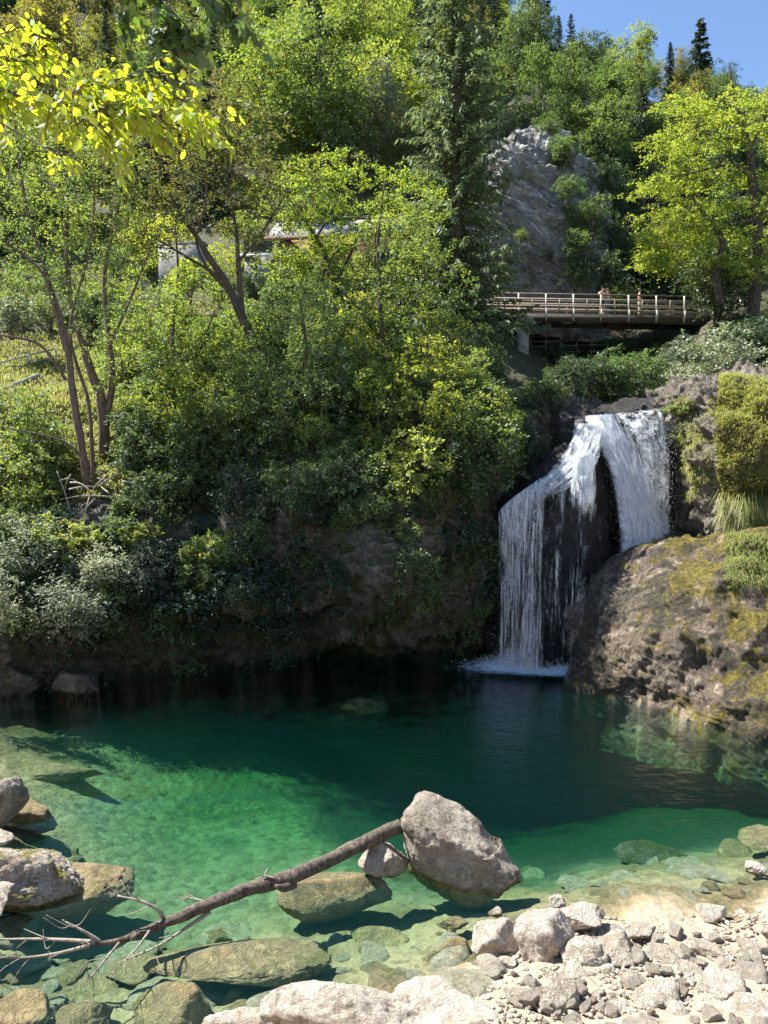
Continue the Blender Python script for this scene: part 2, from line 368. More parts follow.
if Nn[nu // 2, 60, 1] > 0: Nn = -Nn
vv = np.linspace(0, C.shape[1] - 1, nv)[None, :, None]
steep = np.clip(1 - (vv - 2.8) / 1.5, .25, 1)
far = np.clip((vv - 5.5) / 1.5, 0, 1)
d1 = fbm(G * .33, 4, 11)[..., None] * 1.1 + fbm(G * np.array([.8, .8, 1.6]), 5, 21, rid=True)[..., None] * .45 + fbm(G * 2.3, 5, 31, rid=True)[..., None] * .22 + fbm(G * 6.1, 3, 33)[..., None] * .06
d1 = d1 * .75 + 1.0 * blocky(fbm(G * np.array([.4, .4, .8]) + 3, 4, 61), 5)[..., None] + .35 * blocky(fbm(G * np.array([1.3, 1.3, 2.2]) + 3, 3, 63), 4)[..., None]
G2 = G + Nn * (d1 * steep + far * fbm(G * .12, 3, 41)[..., None] * 2.0)
# horizontal ledges on the faces
lw = np.clip(1 - np.abs(Nn[..., 2:3]) * 1.6, 0, 1) * steep
G2 = G2 + Nn * lw * (fbm(G * np.array([.15, .15, 1.3]) + 5, 3, 51)[..., None] * .35)
m = NT('wooded_slope'); v = m.pos()
g = m.n('ShaderNodeNewGeometry'); sx = m.n('ShaderNodeSeparateXYZ'); m.l(g.outputs['True Normal'], sx.inputs[0])
n1 = m.noise(v, .45, 8, .68, .5); n2 = m.noise(v, 2.4, 8, .7); n3 = m.noise(v, 12, 5, .7)
rk = m.mix(m.ramp(n2, .35, .65), (.045, .038, .03), (.19, .165, .135)); rk = m.mix(m.ramp(n1, .5, .66, 0, .8), rk, (.04, .036, .026))
rk = m.mix(m.ramp(n3, .5, .75, 0, .4), rk, (.34, .31, .27))
so_ = m.mix(m.ramp(n3, .35, .65), (.035, .03, .016), (.075, .08, .022))
f = m.math('ADD', sx.outputs[2], m.math('MULTIPLY', m.math('SUBTRACT', n2, .5), 1.0))
c = m.mix(m.ramp(f, .38, .58), rk, so_)
ms = m.math('ADD', n1, m.math('MULTIPLY', n3, .3)); c = m.mix(m.ramp(ms, .68, .76, 0, .7), c, (.05, .065, .015))
m.principled(c, .92, m.bump(m.math('ADD', n2, m.math('MULTIPLY', n3, .4)), .22, .9)); M['slope'] = m.m
tag(link('hillside', mesh('hillside', G2.reshape(-1, 3), grid_faces(nu, nv)[:, ::-1], M['slope'], True)), 'dark wooded rocky hillside and cliffs behind the pool', 'hillside', kind='structure')
TV = G2.reshape(-1, 3); tpx, tpy, tdep = proj(TV)
tv = np.broadcast_to(vv[..., 0], (nu, nv)).ravel()
def on_slope(px, py, vmin=0, vmax=99, sink=.0):
    d = (tpx - px) ** 2 + (tpy - py) ** 2 + (tdep * .25)
    d = np.where((tv < vmin) | (tv > vmax) | (tdep < 1), 1e9, d)
    p = TV[np.argmin(d)].copy(); p[2] -= sink; return p

# ---- generic rock blobs
def ico(s):
    import bmesh
    bm = bmesh.new(); bmesh.ops.create_icosphere(bm, subdivisions=s, radius=1)
    V = np.array([v.co[:] for v in bm.verts]); F = np.array([[v.index for v in f.verts] for f in bm.faces]); bm.free(); return V, F
ICO = {s: ico(s) for s in (2, 3, 4, 5, 6)}
def rock_shape(seed, sub=4, planes=14, rough=.07, soft=26, fine=.03, pl=(.64, 1.0)):
    r = np.random.default_rng(seed); D, F = ICO[sub]
    n = r.normal(size=(planes, 3)); n /= np.linalg.norm(n, axis=1)[:, None]; h = r.uniform(*pl, planes)
    q = np.maximum(D @ n.T, 1e-3) / h[None]           # 1/dist
    inv = (np.mean(q ** soft, axis=1) * planes / 3) ** (1 / soft)
    rad = 1 / np.maximum(inv, .75)
    V = D * rad[:, None]
    V = V * (1 + rough * fbm(V * 2.1 + seed, 5, seed)[:, None] * 1.6 - rough * .9 * np.maximum(fbm(V * 3.3 + seed * 2, 4, seed + 3, rid=True), .25)[:, None] + fine * fbm(V * 13 + seed, 3, seed + 7)[:, None])
    return V, F
def rock_mesh(name, seed, dims, mat, **k):
    V, F = rock_shape(seed, **k); V = V * np.array(dims)[None]
    return mesh(name, V, F, mat, True)
def blob_loft(name, colsd, n, m_, mat, amp=(.5, .25, .06), seed=0, freq=(.5, 1.3, 4), strat=0, block=0):
    kk = sorted(colsd); Cc = np.array([[P(k, a, b) for a, b in colsd[k]] for k in kk])
    G = loft(Cc, n, m_); N_ = normals(G)
    if N_[n // 2, m_ // 2, 1] > 0: N_ = -N_
    G = G + N_ * (amp[0] * fbm(G * freq[0], 4, seed)[..., None] + amp[1] * fbm(G * freq[1], 4, seed + 5, rid=True)[..., None] + amp[2] * fbm(G * freq[2], 3, seed + 9)[..., None])
    if strat: G = G + N_ * strat * fbm(np.stack([G[..., 0] * .3, G[..., 1] * .3, (G[..., 2] + .45 * G[..., 0]) * 1.6], -1), 4, seed + 13)[..., None] + (strat > .5) * N_ * .5 * fbm(G * np.array([1.1, 1.1, .22]), 4, seed + 17, rid=True)[..., None]
    if block:
        Gs = np.stack([G[..., 0], G[..., 1], G[..., 2] + .5 * G[..., 0]], -1)
        G = G + N_ * block * (blocky(fbm(Gs * np.array([.35, .35, .55]), 4, seed + 21), 5)[..., None] + .45 * blocky(fbm(Gs * np.array([1.0, 1.0, 1.7]) + 9, 3, seed + 23), 4)[..., None])
    return mesh(name, G.reshape(-1, 3), grid_faces(n, m_)[:, ::-1], mat, True), G

# ---- pale rock face behind the bridge
face = {460: [(330,51),(292,52),(262,54),(235,58),(215,62)], 480: [(330,51),(296,52),(250,53),(225,56),(205,60)], 505: [(330,51),(285,52),(215,53),(156,54.0),(134,60)],
 530: [(330,51.5),(285,52.5),(210,53.5),(152,55),(132,61)], 552: [(332,52),(290,53),(220,54.0),(150,55.5),(130,62)],
 580: [(335,52.5),(300,53.5),(245,55),(185,57),(150,63)], 612: [(340,53),(310,54),(270,56),(225,59),(190,64)]}
m = NT('bedded_pale_limestone'); v = m.pos(); s3 = m.n('ShaderNodeSeparateXYZ'); m.l(v, s3.inputs[0])
cv = m.n('ShaderNodeCombineXYZ'); m.l(m.math('MULTIPLY', s3.outputs[0], .25), cv.inputs[0]); m.l(m.math('MULTIPLY', s3.outputs[1], .25), cv.inputs[1]); m.l(m.math('ADD', m.math('MULTIPLY', s3.outputs[2], 1.3), m.math('MULTIPLY', s3.outputs[0], .6)), cv.inputs[2])
b1 = m.noise(cv.outputs[0], 1.6, 8, .7, .8); b2 = m.noise(v, .5, 8, .65, .8); b3 = m.noise(v, 5, 6, .75)
c = m.mix(m.ramp(b2, .35, .6), (.50, .49, .49), (.82, .79, .74)); c = m.mix(m.ramp(b1, .54, .62, 0, .8), c, (.22, .215, .21)); c = m.mix(m.ramp(b3, .55, .7, 0, .6), c, (.30, .29, .27))
c = m.mix(m.ramp(m.noise(v, .8, 7, .7, .5), .58, .64, 0, .85), c, (.07, .085, .04))
bj = m.math('ABSOLUTE', m.math('SUBTRACT', b1, .5)); m.principled(c, .9, m.bump(m.math('ADD', m.math('ADD', b1, m.math('MULTIPLY', b3, .4)), m.math('MULTIPLY', m.ramp(bj, 0, .05), .5)), .6, 1.0)); M['face'] = m.m
me, faceG = blob_loft('rock_face', face, 260, 320, M['face'], (.4, .12, .12), 5, (.22, .55, 2.4), .45, 1.5)
tag(link('limestone_crag', me), 'tall pale grey limestone crag rising above the left end of the footbridge', 'crag')

# ---- right mossy boulder
mb = {560: [(720,27),(690,26.5),(668,26.3),(650,26.4),(640,27),(630,28)],
 580: [(735,24.6),(700,24.4),(670,24.2),(632,24.6),(606,25.4),(600,27.5)],
 620: [(750,22.6),(715,22.6),(672,22.6),(618,23.4),(574,24.8),(562,27.5)],
 670: [(765,21.2),(735,21.1),(672,21.5),(604,22.6),(548,24.6),(535,27.5)],
 720: [(780,20.0),(752,19.9),(680,20.5),(598,21.9),(538,24.2),(526,27.5)],
 775: [(800,18.9),(775,18.8),(690,19.7),(595,21.6),(530,24),(516,27.5)],
 850: [(830,17.6),(805,17.6),(700,18.8),(590,21.2),(520,23.8),(505,27.5)],
 960: [(860,16.5),(835,16.5),(710,18),(590,21),(515,24),(500,27.5)]}
m = NT('mottled_mossy_rock'); v = m.pos(); q1 = m.noise(v, .55, 9, .66, .9); q2 = m.noise(v, 1.5, 9, .72, .7); q3 = m.noise(v, 7, 7, .75, .3); q4 = m.noise(m.map(v, (1.6, 1.6, .35)), 2.2, 7, .7, .9)
c = m.mix(m.ramp(q2, .36, .62), (.10, .07, .045), (.34, .27, .20)); c = m.mix(m.ramp(q3, .52, .68, 0, .6), c, (.52, .46, .37))
c = m.mix(m.ramp(q1, .46, .53, 0, .92), c, m.mix(m.ramp(q3, .4, .6), (.035, .03, .022), (.10, .08, .05)))
c = m.mix(m.ramp(q4, .53, .64, 0, .85), c, (.05, .042, .03))
sx = m.n('ShaderNodeSeparateXYZ'); m.l(v, sx.inputs[0])
mo = m.math('ADD', m.noise(v, .8, 9, .74, 1.2), m.math('MULTIPLY', m.ramp(sx.outputs[0], 6.5, 11.5), .13))
c = m.mix(m.ramp(mo, .57, .63, 0, .95), c, m.mix(m.ramp(q3, .35, .65), (.07, .065, .012), (.27, .215, .022)))
c = m.mix(m.ramp(m.noise(v, 1.2, 8, .7, .6), .60, .66, 0, .9), c, (.06, .07, .014))
hh = m.math('ADD', q2, m.math('ADD', m.math('MULTIPLY', q3, .45), m.math('MULTIPLY', m.noise(v, 26, 5, .75), .16)))
cr1 = m.math('ABSOLUTE', m.math('SUBTRACT', q2, .5)); hh = m.math('ADD', hh, m.math('MULTIPLY', m.ramp(cr1, 0, .04), .25))
m.principled(c, .85, m.bump(hh, .28, .9)); M['mossyb'] = m.m
me, mbG = blob_loft('mossy_boulder', mb, 340, 300, M['mossyb'], (.85, .16, .07), 15, (.42, .9, 3.4), .06, .28)
tag(link('mossy_boulder', me), 'huge rock covered in golden moss and dark lichen at the right edge of the pool', 'boulder')

# ---- right cliff under the grass
rc = {648: [(560,29.6),(500,29.3),(450,28.9),(415,28.8),(402,29.6),(398,31)],
 668: [(560,28.9),(500,28.6),(448,28.3),(410,28.4),(396,29.2),(392,31)],
 694: [(560,28.0),(505,27.2),(455,27.2),(415,27.8),(392,28.6),(386,31)],
 720: [(570,27.2),(520,26.0),(478,25.6),(430,26.3),(394,27.4),(384,31)],
 745: [(575,26.8),(530,25.6),(484,24.9),(425,25.6),(388,27.0),(378,31)],
 785: [(580,26.4),(535,25.0),(480,24.2),(415,24.9),(382,26.6),(372,31)],
 860: [(600,25.8),(540,24.6),(478,23.4),(405,24.2),(372,26.2),(362,31)],
 980: [(620,25),(560,24),(475,22.6),(395,23.6),(362,26),(350,31)]}
me, rcG = blob_loft('right_cliff', rc, 220, 220, rock_mat('streaked_cliff_rock', (.42, .37, .32), (.16, .12, .09), (.12, .13, .03), .6, .6, .1), (.5, .25, .1), 35, (.6, 1.1, 4), .25, 1.0)
tag(link('cliff', me), 'streaked cliff under the grass tufts right of the waterfall', 'cliff', kind='structure')

# ---- dark wet rock dome carrying the left cascade, and the wall behind the chute
dome = {490: [(700,27.6),(655,27.5),(600,27.6),(545,27.8),(520,28.6),(515,30.5)],
 510: [(700,26.7),(655,26.7),(600,26.8),(540,27.1),(505,28.2),(495,30.5)],
 540: [(700,26.2),(655,26.3),(590,26.4),(510,26.9),(474,28),(462,30.5)],
 575: [(700,26.2),(655,26.3),(580,26.5),(490,27.1),(452,28.2),(436,30.5)],
 598: [(700,26.8),(655,26.9),(590,27.1),(505,27.9),(450,29),(428,31)],
 612: [(700,28.6),(655,28.7),(600,28.8),(530,29.2),(470,30),(440,31.4)]}
me, dG = blob_loft('waterfall_rock', dome, 120, 200, M['wet'], (.35, .3, .08), 55, (.7, 1.4, 4))
tag(link('waterfall_rock', me), 'black wet rounded rock that the left cascade slides over', 'rock')
wall = {560: [(700,29.6),(600,29.6),(480,29.7),(425,29.9),(412,31.5)], 590: [(700,29.8),(600,29.8),(480,29.8),(418,29.8),(409,31.5)],
 620: [(700,29.6),(600,29.5),(480,29.3),(412,29.0),(405,31.5)], 650: [(700,29.2),(600,29.2),(480,29.0),(411,28.7),(404,31.5)], 675: [(700,28.9),(600,28.9),(480,28.8),(422,28.9),(410,31.5)]}
me, wG = blob_loft('brink_rock', wall, 100, 160, M['wet'], (.2, .25, .06), 65, (.7, 1.4, 4))
tag(link('brink_rock', me), 'dark wet rock wall directly behind the right curtain of the waterfall', 'rock')
# ================================================================ WATERFALL
def fall_mat(name, dens, us, vs, blue=(.80, .90, 1.0), fade=0, f0=.5, f1=1.0, ug=0):
    m = NT(name); uv = m.n('ShaderNodeUVMap'); uv.uv_map = 'uv'
    mp = m.map(uv.outputs[0], (us, vs, 1))
    a = m.noise(mp, 1, 7, .72, .25); b = m.noise(m.map(uv.outputs[0], (us * 3.7, vs * 3.5, 1)), 1, 5, .75, .5)
    gr = m.noise(m.map(uv.outputs[0], (us * 9, vs * 22, 1)), 1, 3, .7)
    s = m.n('ShaderNodeSeparateXYZ'); m.l(uv.outputs[0], s.inputs[0])
    e = m.math('MINIMUM', m.ramp(s.outputs[0], 0, .16), m.ramp(s.outputs[0], 1, .84))
    f = m.math('ADD', m.math('MULTIPLY', a, .60), m.math('ADD', m.math('MULTIPLY', b, .28), m.math('MULTIPLY', gr, .20)))
    f = m.math('ADD', f, m.math('MULTIPLY', m.math('SUBTRACT', e, 1.0), .22))
    if fade: f = m.math('SUBTRACT', f, m.math('MULTIPLY', m.ramp(s.outputs[1], f0, f1), fade))
    if ug: f = m.math('SUBTRACT', f, m.math('MULTIPLY', m.ramp(s.outputs[0], .30, .55), ug))
    al = m.ramp(f, .57 - dens, .73 - dens)
    cc = m.mix(m.ramp(m.math('ADD', b, m.math('MULTIPLY', m.math('SUBTRACT', gr, .5), .5)), .42, .6), tuple(x * .72 for x in blue), (.95, .97, .99))
    d = m.n('ShaderNodeBsdfDiffuse'); m.l(cc, d.inputs[0])
    t = m.n('ShaderNodeBsdfTranslucent'); m.l(cc, t.inputs[0])
    g = m.n('ShaderNodeBsdfGlossy'); g.inputs['Roughness'].default_value = .25
    bn = m.bump(m.math('ADD', a, m.math('MULTIPLY', b, .5)), .12, .8); m.l(bn, d.inputs['Normal']); m.l(bn, g.inputs['Normal'])
    x1 = m.n('ShaderNodeMixShader'); x1.inputs[0].default_value = .35; m.l(d.outputs[0], x1.inputs[1]); m.l(t.outputs[0], x1.inputs[2])
    x2 = m.n('ShaderNodeMixShader'); x2.inputs[0].default_value = .12; m.l(x1.outputs[0], x2.inputs[1]); m.l(g.outputs[0], x2.inputs[2])
    tr = m.n('ShaderNodeBsdfTransparent')
    x3 = m.n('ShaderNodeMixShader'); m.l(al, x3.inputs[0]); m.l(tr.outputs[0], x3.inputs[1]); m.l(x2.outputs[0], x3.inputs[2])
    m.l(x3.outputs[0], m.out.inputs[0]); return m.m
def sheet(L, Rr, off, n=26, k=160, seed=0, amp=.12):
    L = [P(*p) for p in L]; Rr = [P(*p) for p in Rr]
    Cc = np.array([L, [(a * .62 + b * .38) + np.array([0, -.18, 0]) for a, b in zip(L, Rr)], [(a * .3 + b * .7) + np.array([0, -.15, 0]) for a, b in zip(L, Rr)], Rr])
    G = loft(Cc, n, k); G[..., 1] -= off
    G[..., 1] -= amp * fbm(G * np.array([2.2, 1, .7]) + seed, 4, seed) + amp * .4 * fbm(G * np.array([7, 1, 2]) + seed, 2, seed)
    # break the side edges so no straight border shows
    uv = np.stack(np.meshgrid(np.linspace(0, 1, n), np.linspace(0, 1, k), indexing='ij'), -1).reshape(-1, 2)
    return G.reshape(-1, 3), grid_faces(n, k), uv
wf = empty('waterfall', P(585, 662, 27)); tag(wf, 'tall white waterfall dropping in streaks between dark rocks into the pool', 'waterfall', kind='structure')
def fall_part(name, L, Rr, mats, offs, seed):
    Vs, Fs, U, MI = [], [], [], []; k = 0
    for i, (mt, of) in enumerate(zip(mats, offs)):
        V, F, uv = sheet(L, Rr, of, seed=seed + i * 7); Vs.append(V); Fs.append(F + k); U.append(uv + i * np.array([0, 0])); MI.append(np.full(len(F), i)); k += len(V)
    V = np.concatenate(Vs) - np.array(wf.location)[None]
    return link(name, mesh(name, V, np.concatenate(Fs), list(mats), True, np.concatenate(U), np.concatenate(MI)), wf)
m_sparse = fall_mat('thin_streaming_water', .02, 15, 1.5); m_mid = fall_mat('streaming_water', .085, 14, 1.8); m_full = fall_mat('foaming_water', .19, 6, 9.0); m_drop = fall_mat('dropping_water', .075, 10, 16)
m_veil = fall_mat('veil_water', .125, 13, 2.4, fade=.09, f0=0, f1=.45, ug=.085)
m_band = fall_mat('band_of_water', .13, 7, 2.2, fade=.30, f0=.3)
m_strand = fall_mat('falling_strands', .02, 9, 1.2)
m_film = fall_mat('water_over_rock', .10, 11, 3.2, fade=.30)
def veil(name, crest, base, mats, offs, seed, k=150, amp=.10):
    Vs, Fs, U, MI = [], [], [], []; kk = 0; n = 90
    Cr = cr(np.array([P(*p) for p in crest]), n, 0); Bs = cr(np.array([P(*p) for p in base]), n, 0)
    t = np.linspace(0, 1, k)[None, :, None]
    for i_, (mt, of) in enumerate(zip(mats, offs)):
        out = Bs - Cr; G = Cr[:, None] + out[:, None] * np.concatenate([t ** .55, t ** .55, t], -1)
        # start slightly behind the crest so the sheet curls over the edge
        G[..., 1] -= of; G[..., 1] -= amp * fbm(G * np.array([2.4, 1, .5]) + seed + i_, 4, seed)
        G[..., 2] += .12 * np.exp(-t[..., 0] * 30)
        uv = np.stack(np.meshgrid(np.linspace(0, 1, n), np.linspace(0, 1, k), indexing='ij'), -1).reshape(-1, 2)
        Vs.append(G.reshape(-1, 3)); Fs.append(grid_faces(n, k) + kk); U.append(uv); MI.append(np.full((n - 1) * (k - 1), i_)); kk += n * k
    return link(name, mesh(name, np.concatenate(Vs) - np.array(wf.location)[None], np.concatenate(Fs), list(mats), True, np.concatenate(U), np.concatenate(MI)), wf)
# water sliding down the crest of the rounded rock
fall_part('left_cascade', [(574,424,29.3),(560,452,28.0),(540,474,27.1),(518,496,26.7),(500,516,26.4),(494,545,26.2)],
          [(606,424,29.2),(602,450,27.9),(592,470,27.0),(568,488,26.5),(540,508,26.2),(518,545,26.0)], [m_film, m_film, m_film], [.12, .26, .38], 3)
veil('veil', [(494,520,26.5),(506,506,26.5),(524,492,26.6),(545,478,26.8),(565,468,26.9),(586,458,27.0),(609,449,27.4)], [(494,664,25.9),(508,666,25.8),(524,668,25.7),(545,667,25.6),(565,664,25.6),(586,664,25.6),(608,662,25.7)], [m_veil, m_strand], [.18, .34], 9)
veil('veil', [(494,518,26.5),(510,502,26.5),(530,488,26.6),(548,480,26.7)], [(494,664,25.8),(508,666,25.7),(524,668,25.6),(542,667,25.5)], [m_mid], [.28], 19)
fall_part('middle_strands', [(566,462,26.6),(566,490,26.3),(564,525,26.1),(560,570,25.9)], [(592,452,26.9),(594,490,26.4),(592,525,26.15),(588,570,25.95)], [m_band, m_band], [.25, .4], 77)
fall_part('side_trickle', [(573,420,29.6),(570,432,29.2),(572,446,28.7)], [(584,419,29.6),(582,432,29.2),(586,450,28.6)], [m_mid], [.15], 61)
fall_part('main_chute', [(580,417,29.6),(592,438,28.9),(606,470,28.4),(613,510,27.9),(617,560,27.6),(610,640,27.3)],
          [(622,414,29.5),(634,446,28.9),(652,490,28.3),(666,535,27.9),(674,575,27.6),(672,640,27.4)], [m_full, m_full, m_mid], [.1, .3, .5], 23)
fall_part('right_curtain', [(604,414,29.6),(612,418,29.0),(626,440,28.4),(640,480,28.1),(650,530,27.9),(652,600,27.7)],
          [(652,408,29.4),(663,414,28.6),(668,440,28.2),(669,480,28.0),(668,530,27.9),(668,600,27.8)], [m_mid, m_drop, m_drop], [.0, .15, .3], 33)
# droplets thrown off and the splash at the foot: many tiny blobs, part of the fall
D0 = np.array([(1, 0, 0), (-1, 0, 0), (0, 1, 0), (0, -1, 0), (0, 0, 1), (0, 0, -1)], float); F0 = np.array([[0, 2, 4], [2, 1, 4], [1, 3, 4], [3, 0, 4], [2, 0, 5], [1, 2, 5], [3, 1, 5], [0, 3, 5]])
def blobs_mesh(name, Pn, s, mat, parent, stretch=2.2):
    V = (D0[None] * s[:, None, None] * np.array([1, 1, stretch])[None, None] + Pn[:, None]).reshape(-1, 3) - np.array(parent.location)[None]
    F = (F0[None] + np.arange(len(Pn))[:, None, None] * 6).reshape(-1, 3)
    return link(name, mesh(name, V, F, mat, True), parent)
m = NT('white_spray'); m.principled((.85, .9, .95), .6); M['spray'] = m.m
pts, sz = [], []
def along(L, Rr, n, sig, s):
    t = rng.uniform(0, 1, n); Lc = cr(np.array([P(*p) for p in L]), 60, 0); Rc = cr(np.array([P(*p) for p in Rr]), 60, 0)
    i = (t * 59).astype(int); u = rng.uniform(-.06, 1.06, n)[:, None]
    q = Lc[i] * (1 - u) + Rc[i] * u + rng.normal(0, sig, (n, 3)) + np.array([0, -.45, 0]); pts.append(q); sz.append(rng.uniform(.4, 1, n) * s)
along([(604,414,29.6),(626,440,28.4),(640,480,28.1),(650,530,27.9)], [(652,408,29.4),(668,440,28.2),(669,480,28.0),(668,540,27.9)], 1300, .09, .010)
along([(606,460,28.4),(613,510,27.9),(617,560,27.6)], [(648,480,28.3),(666,535,27.9),(674,575,27.6)], 1500, .12, .010)
along([(495,520,26.4),(494,600,26.1),(494,655,26)], [(548,520,26.1),(541,600,25.8),(538,655,25.7)], 500, .08, .008)
blobs_mesh('droplets', np.concatenate(pts), np.concatenate(sz), M['spray'], wf)
n = 6500; ang = rng.uniform(0, 2 * np.pi, n); rr = np.abs(rng.normal(0, 1, n)) 
c0 = Z(522, 662); q = np.stack([c0[0] + np.cos(ang) * rr * .85, c0[1] + np.sin(ang) * rr * .3 - .5, np.abs(rng.normal(0, .5, n)) * np.exp(-rr * .6)], -1)
c1 = Z(556, 645); q2 = np.stack([c1[0] - 0.2 + rng.normal(0, .5, 500), 25.7 + rng.normal(0, .15, 500), np.abs(rng.normal(0, .12, 500))], -1)
blobs_mesh('splash', np.concatenate([q, q2]), rng.uniform(.006, .018, n + 500), M['spray'], wf, 1.2)
# foam lying on the pool
m = NT('foam_on_pool'); v = m.pos(); uvn = m.n('ShaderNodeUVMap'); uvn.uv_map = 'uv'
s = m.n('ShaderNodeSeparateXYZ'); m.l(uvn.outputs[0], s.inputs[0])
n1 = m.noise(m.map(v, (1, 3.0, 1)), 3.0, 8, .78, .8)
fx = m.math('MULTIPLY', m.ramp(s.outputs[0], 0, .75), m.ramp(s.outputs[0], 1, .85)); fy = m.math('MULTIPLY', m.ramp(s.outputs[1], 0, .5), m.ramp(s.outputs[1], 1, .6))
al = m.ramp(m.math('ADD', n1, m.math('MULTIPLY', m.math('MULTIPLY', fx, fy), .72)), .66, .98)
d = m.n('ShaderNodeBsdfDiffuse'); d.inputs[0].default_value = (.78, .88, .95, 1); tr = m.n('ShaderNodeBsdfTransparent')
x = m.n('ShaderNodeMixShader'); m.l(al, x.inputs[0]); m.l(tr.outputs[0], x.inputs[1]); m.l(d.outputs[0], x.inputs[2]); m.l(x.outputs[0], m.out.inputs[0])
fc = np.array([Z(380, 676, .012), Z(600, 684, .012), Z(595, 655, .012), Z(440, 652, .012)]); 
gu, gv = np.meshgrid(np.linspace(0, 1, 30), np.linspace(0, 1, 14), indexing='ij')
G = ((1 - gu) * (1 - gv))[..., None] * fc[0] + (gu * (1 - gv))[..., None] * fc[1] + (gu * gv)[..., None] * fc[2] + ((1 - gu) * gv)[..., None] * fc[3]
G[..., 2] = .012
link('foam', mesh('foam', G.reshape(-1, 3) - np.array(wf.location)[None], grid_faces(30, 14), m.m, True, np.stack([gu, gv], -1).reshape(-1, 2)), wf)
# river above the brink
rv = np.array([[P(585, 416, 29.9), P(603, 407, 34), P(608, 402, 40)], [P(660, 409.5, 29.5), P(650, 405, 34), P(640, 401, 40)]])
G = loft(rv, 12, 40); G[..., 2] += .05 * fbm(G * 3, 3, 4)
tag(link('river', mesh('river', G.reshape(-1, 3), grid_faces(12, 40), m_full, True, np.stack(np.meshgrid(np.linspace(.2, .8, 12), np.linspace(0, 1, 40), indexing='ij'), -1).reshape(-1, 2))), 'river running to the brink of the waterfall', 'river', kind='structure')

# ================================================================ ROCKS
def ring(V, z0):  # helper: none
    return V
def put_rock(name, seed, px0, px1, py_top, py_bot, Y, mat, label, cat='rock', depth=.8, group=None, rz=0, sink=.25, **k):
    """rock whose silhouette fills the pixel box at depth Y"""
    a = P(px0, py_bot, Y); b = P(px1, py_top, Y)
    cx, cz = (a[0] + b[0]) / 2, (a[2] + b[2]) / 2; w_, h_ = (b[0] - a[0]) / 2, (b[2] - a[2]) / 2
    ca = 7.0 - cz; el = math.atan2(ca, Y)           # looking down
    dy = w_ * depth
    # apparent vertical half height mixes h and depth
    hz = max(.1, math.sqrt(max((h_) ** 2 - (dy * math.tan(el)) ** 2, (.35 * h_) ** 2)))
    V, F = rock_shape(seed, **k); c_, s_ = math.cos(rz), math.sin(rz)
    V = V @ np.array([[c_, s_, 0], [-s_, c_, 0], [0, 0, 1]])
    V = V / np.abs(V).max(0)[None]
    V = V * np.array([w_, dy, hz])[None]
    o = link(name, mesh(name, V, F, mat, True), None, (cx, Y, cz)); tag(o, label, cat, group); return o
def zY(py, z=0): return float(Z(384, py, z)[1])
# big standing boulder (traced)
bd = link('boulder', None) if False else None
V, F = rock_shape(101, 6, 16, .07, 14, .015)
V = V / np.abs(V).max(0)[None]
V[:, 0] *= np.where(V[:, 2] > 0, 1 - .22 * V[:, 2], 1 - .32 * V[:, 2]); V[:, 1] *= np.where(V[:, 2] > 0, 1, 1 - .35 * V[:, 2]); V[:, 0] += -.13 * V[:, 2] 
V[:, 2] += -.20 * V[:, 0] * (V[:, 2] > 0)
V = V * np.array([.93, .92, 1.04])[None]
bc = P(451, 842, 12.6)
tag(link('boulder', mesh('boulder', V, F, M['boulder'], True), None, bc, (0, R(-6), 0)), 'big weathered pale boulder standing in the shallows against the end of the fallen log', 'boulder')
W_, Gr, O_, Bo = M['white'], M['grey'], M['ochre'], M['boulder']
# foreground pale slab at the bottom edge
put_rock('rock', 11, 258, 440, 968, 1110, 8.9, W_, 'largest white rock, cut by the bottom edge of the photo below the submerged slab', sub=6, planes=12, depth=.55, rough=.05)
put_rock('rock', 23, 360, 552, 972, 1110, 8.9, W_, 'low white rock right of the largest white rock at the bottom edge', sub=6, planes=14, depth=.6, rough=.05)
put_rock('rock', 12, 203, 300, 994, 1100, 9.1, W_, 'small pinkish white rock left of the largest white rock at the bottom edge', sub=5, planes=12, depth=.6, rough=.05)
# submerged rocks
def sub(name, seed, a, b, c, d, z, lab, mat=O_, **k): return put_rock(name, seed, a, b, c, d, zY((c + d) / 2, z), mat, lab, cat='rock', **k)
sub('submerged_rock', 31, 136, 332, 928, 990, -.22, 'long flat ochre slab just under the water below the fallen log', sub=6, planes=12, depth=.42, rough=.04)
sub('submerged_rock', 32, 130, 222, 980, 1040, -.25, 'rounded brown submerged rock below the long ochre slab', sub=5, planes=12, depth=.6, rough=.04)
sub('submerged_rock', 33, 276, 394, 868, 925, -.3, 'angular tan submerged rock under the middle of the fallen log', sub=5, planes=9, depth=.5, rough=.04)
sub('submerged_rock', 34, 120, 200, 985, 1015, -.6, 'small greenish stone lying between the two brown submerged rocks', sub=4, planes=12)
sub('submerged_rock', 35, 415, 480, 935, 990, -.3, 'flat brown submerged rock below the big boulder', sub=5, planes=9, depth=.6)
sub('submerged_rock', 36, 350, 420, 925, 955, -.5, 'low olive submerged rock left of the big boulder foot', sub=5, planes=12)
sub('submerged_rock', 37, -20, 105, 757, 790, -.55, 'flat tawny slab barely under the water at the left edge of the pool', sub=5, planes=12, depth=.5)
sub('submerged_rock', 38, -10, 60, 795, 835, -.02, 'brown shelf of rock at the water line below the small white rock on the left', sub=5, planes=16, depth=.6)
sub('submerged_rock', 39, 0, 135, 858, 925, -.25, 'broad ochre rock foot spreading under water beneath the mossy white rock on the left', sub=6, planes=10, depth=.6, rough=.05)
sub('submerged_rock', 40, -20, 50, 990, 1040, -.1, 'ochre submerged rock in the bottom left corner', sub=5, planes=10)
sub('submerged_rock', 41, 50, 115, 1000, 1050, -.3, 'pale submerged block beside the rock in the bottom left corner', sub=5, planes=9)
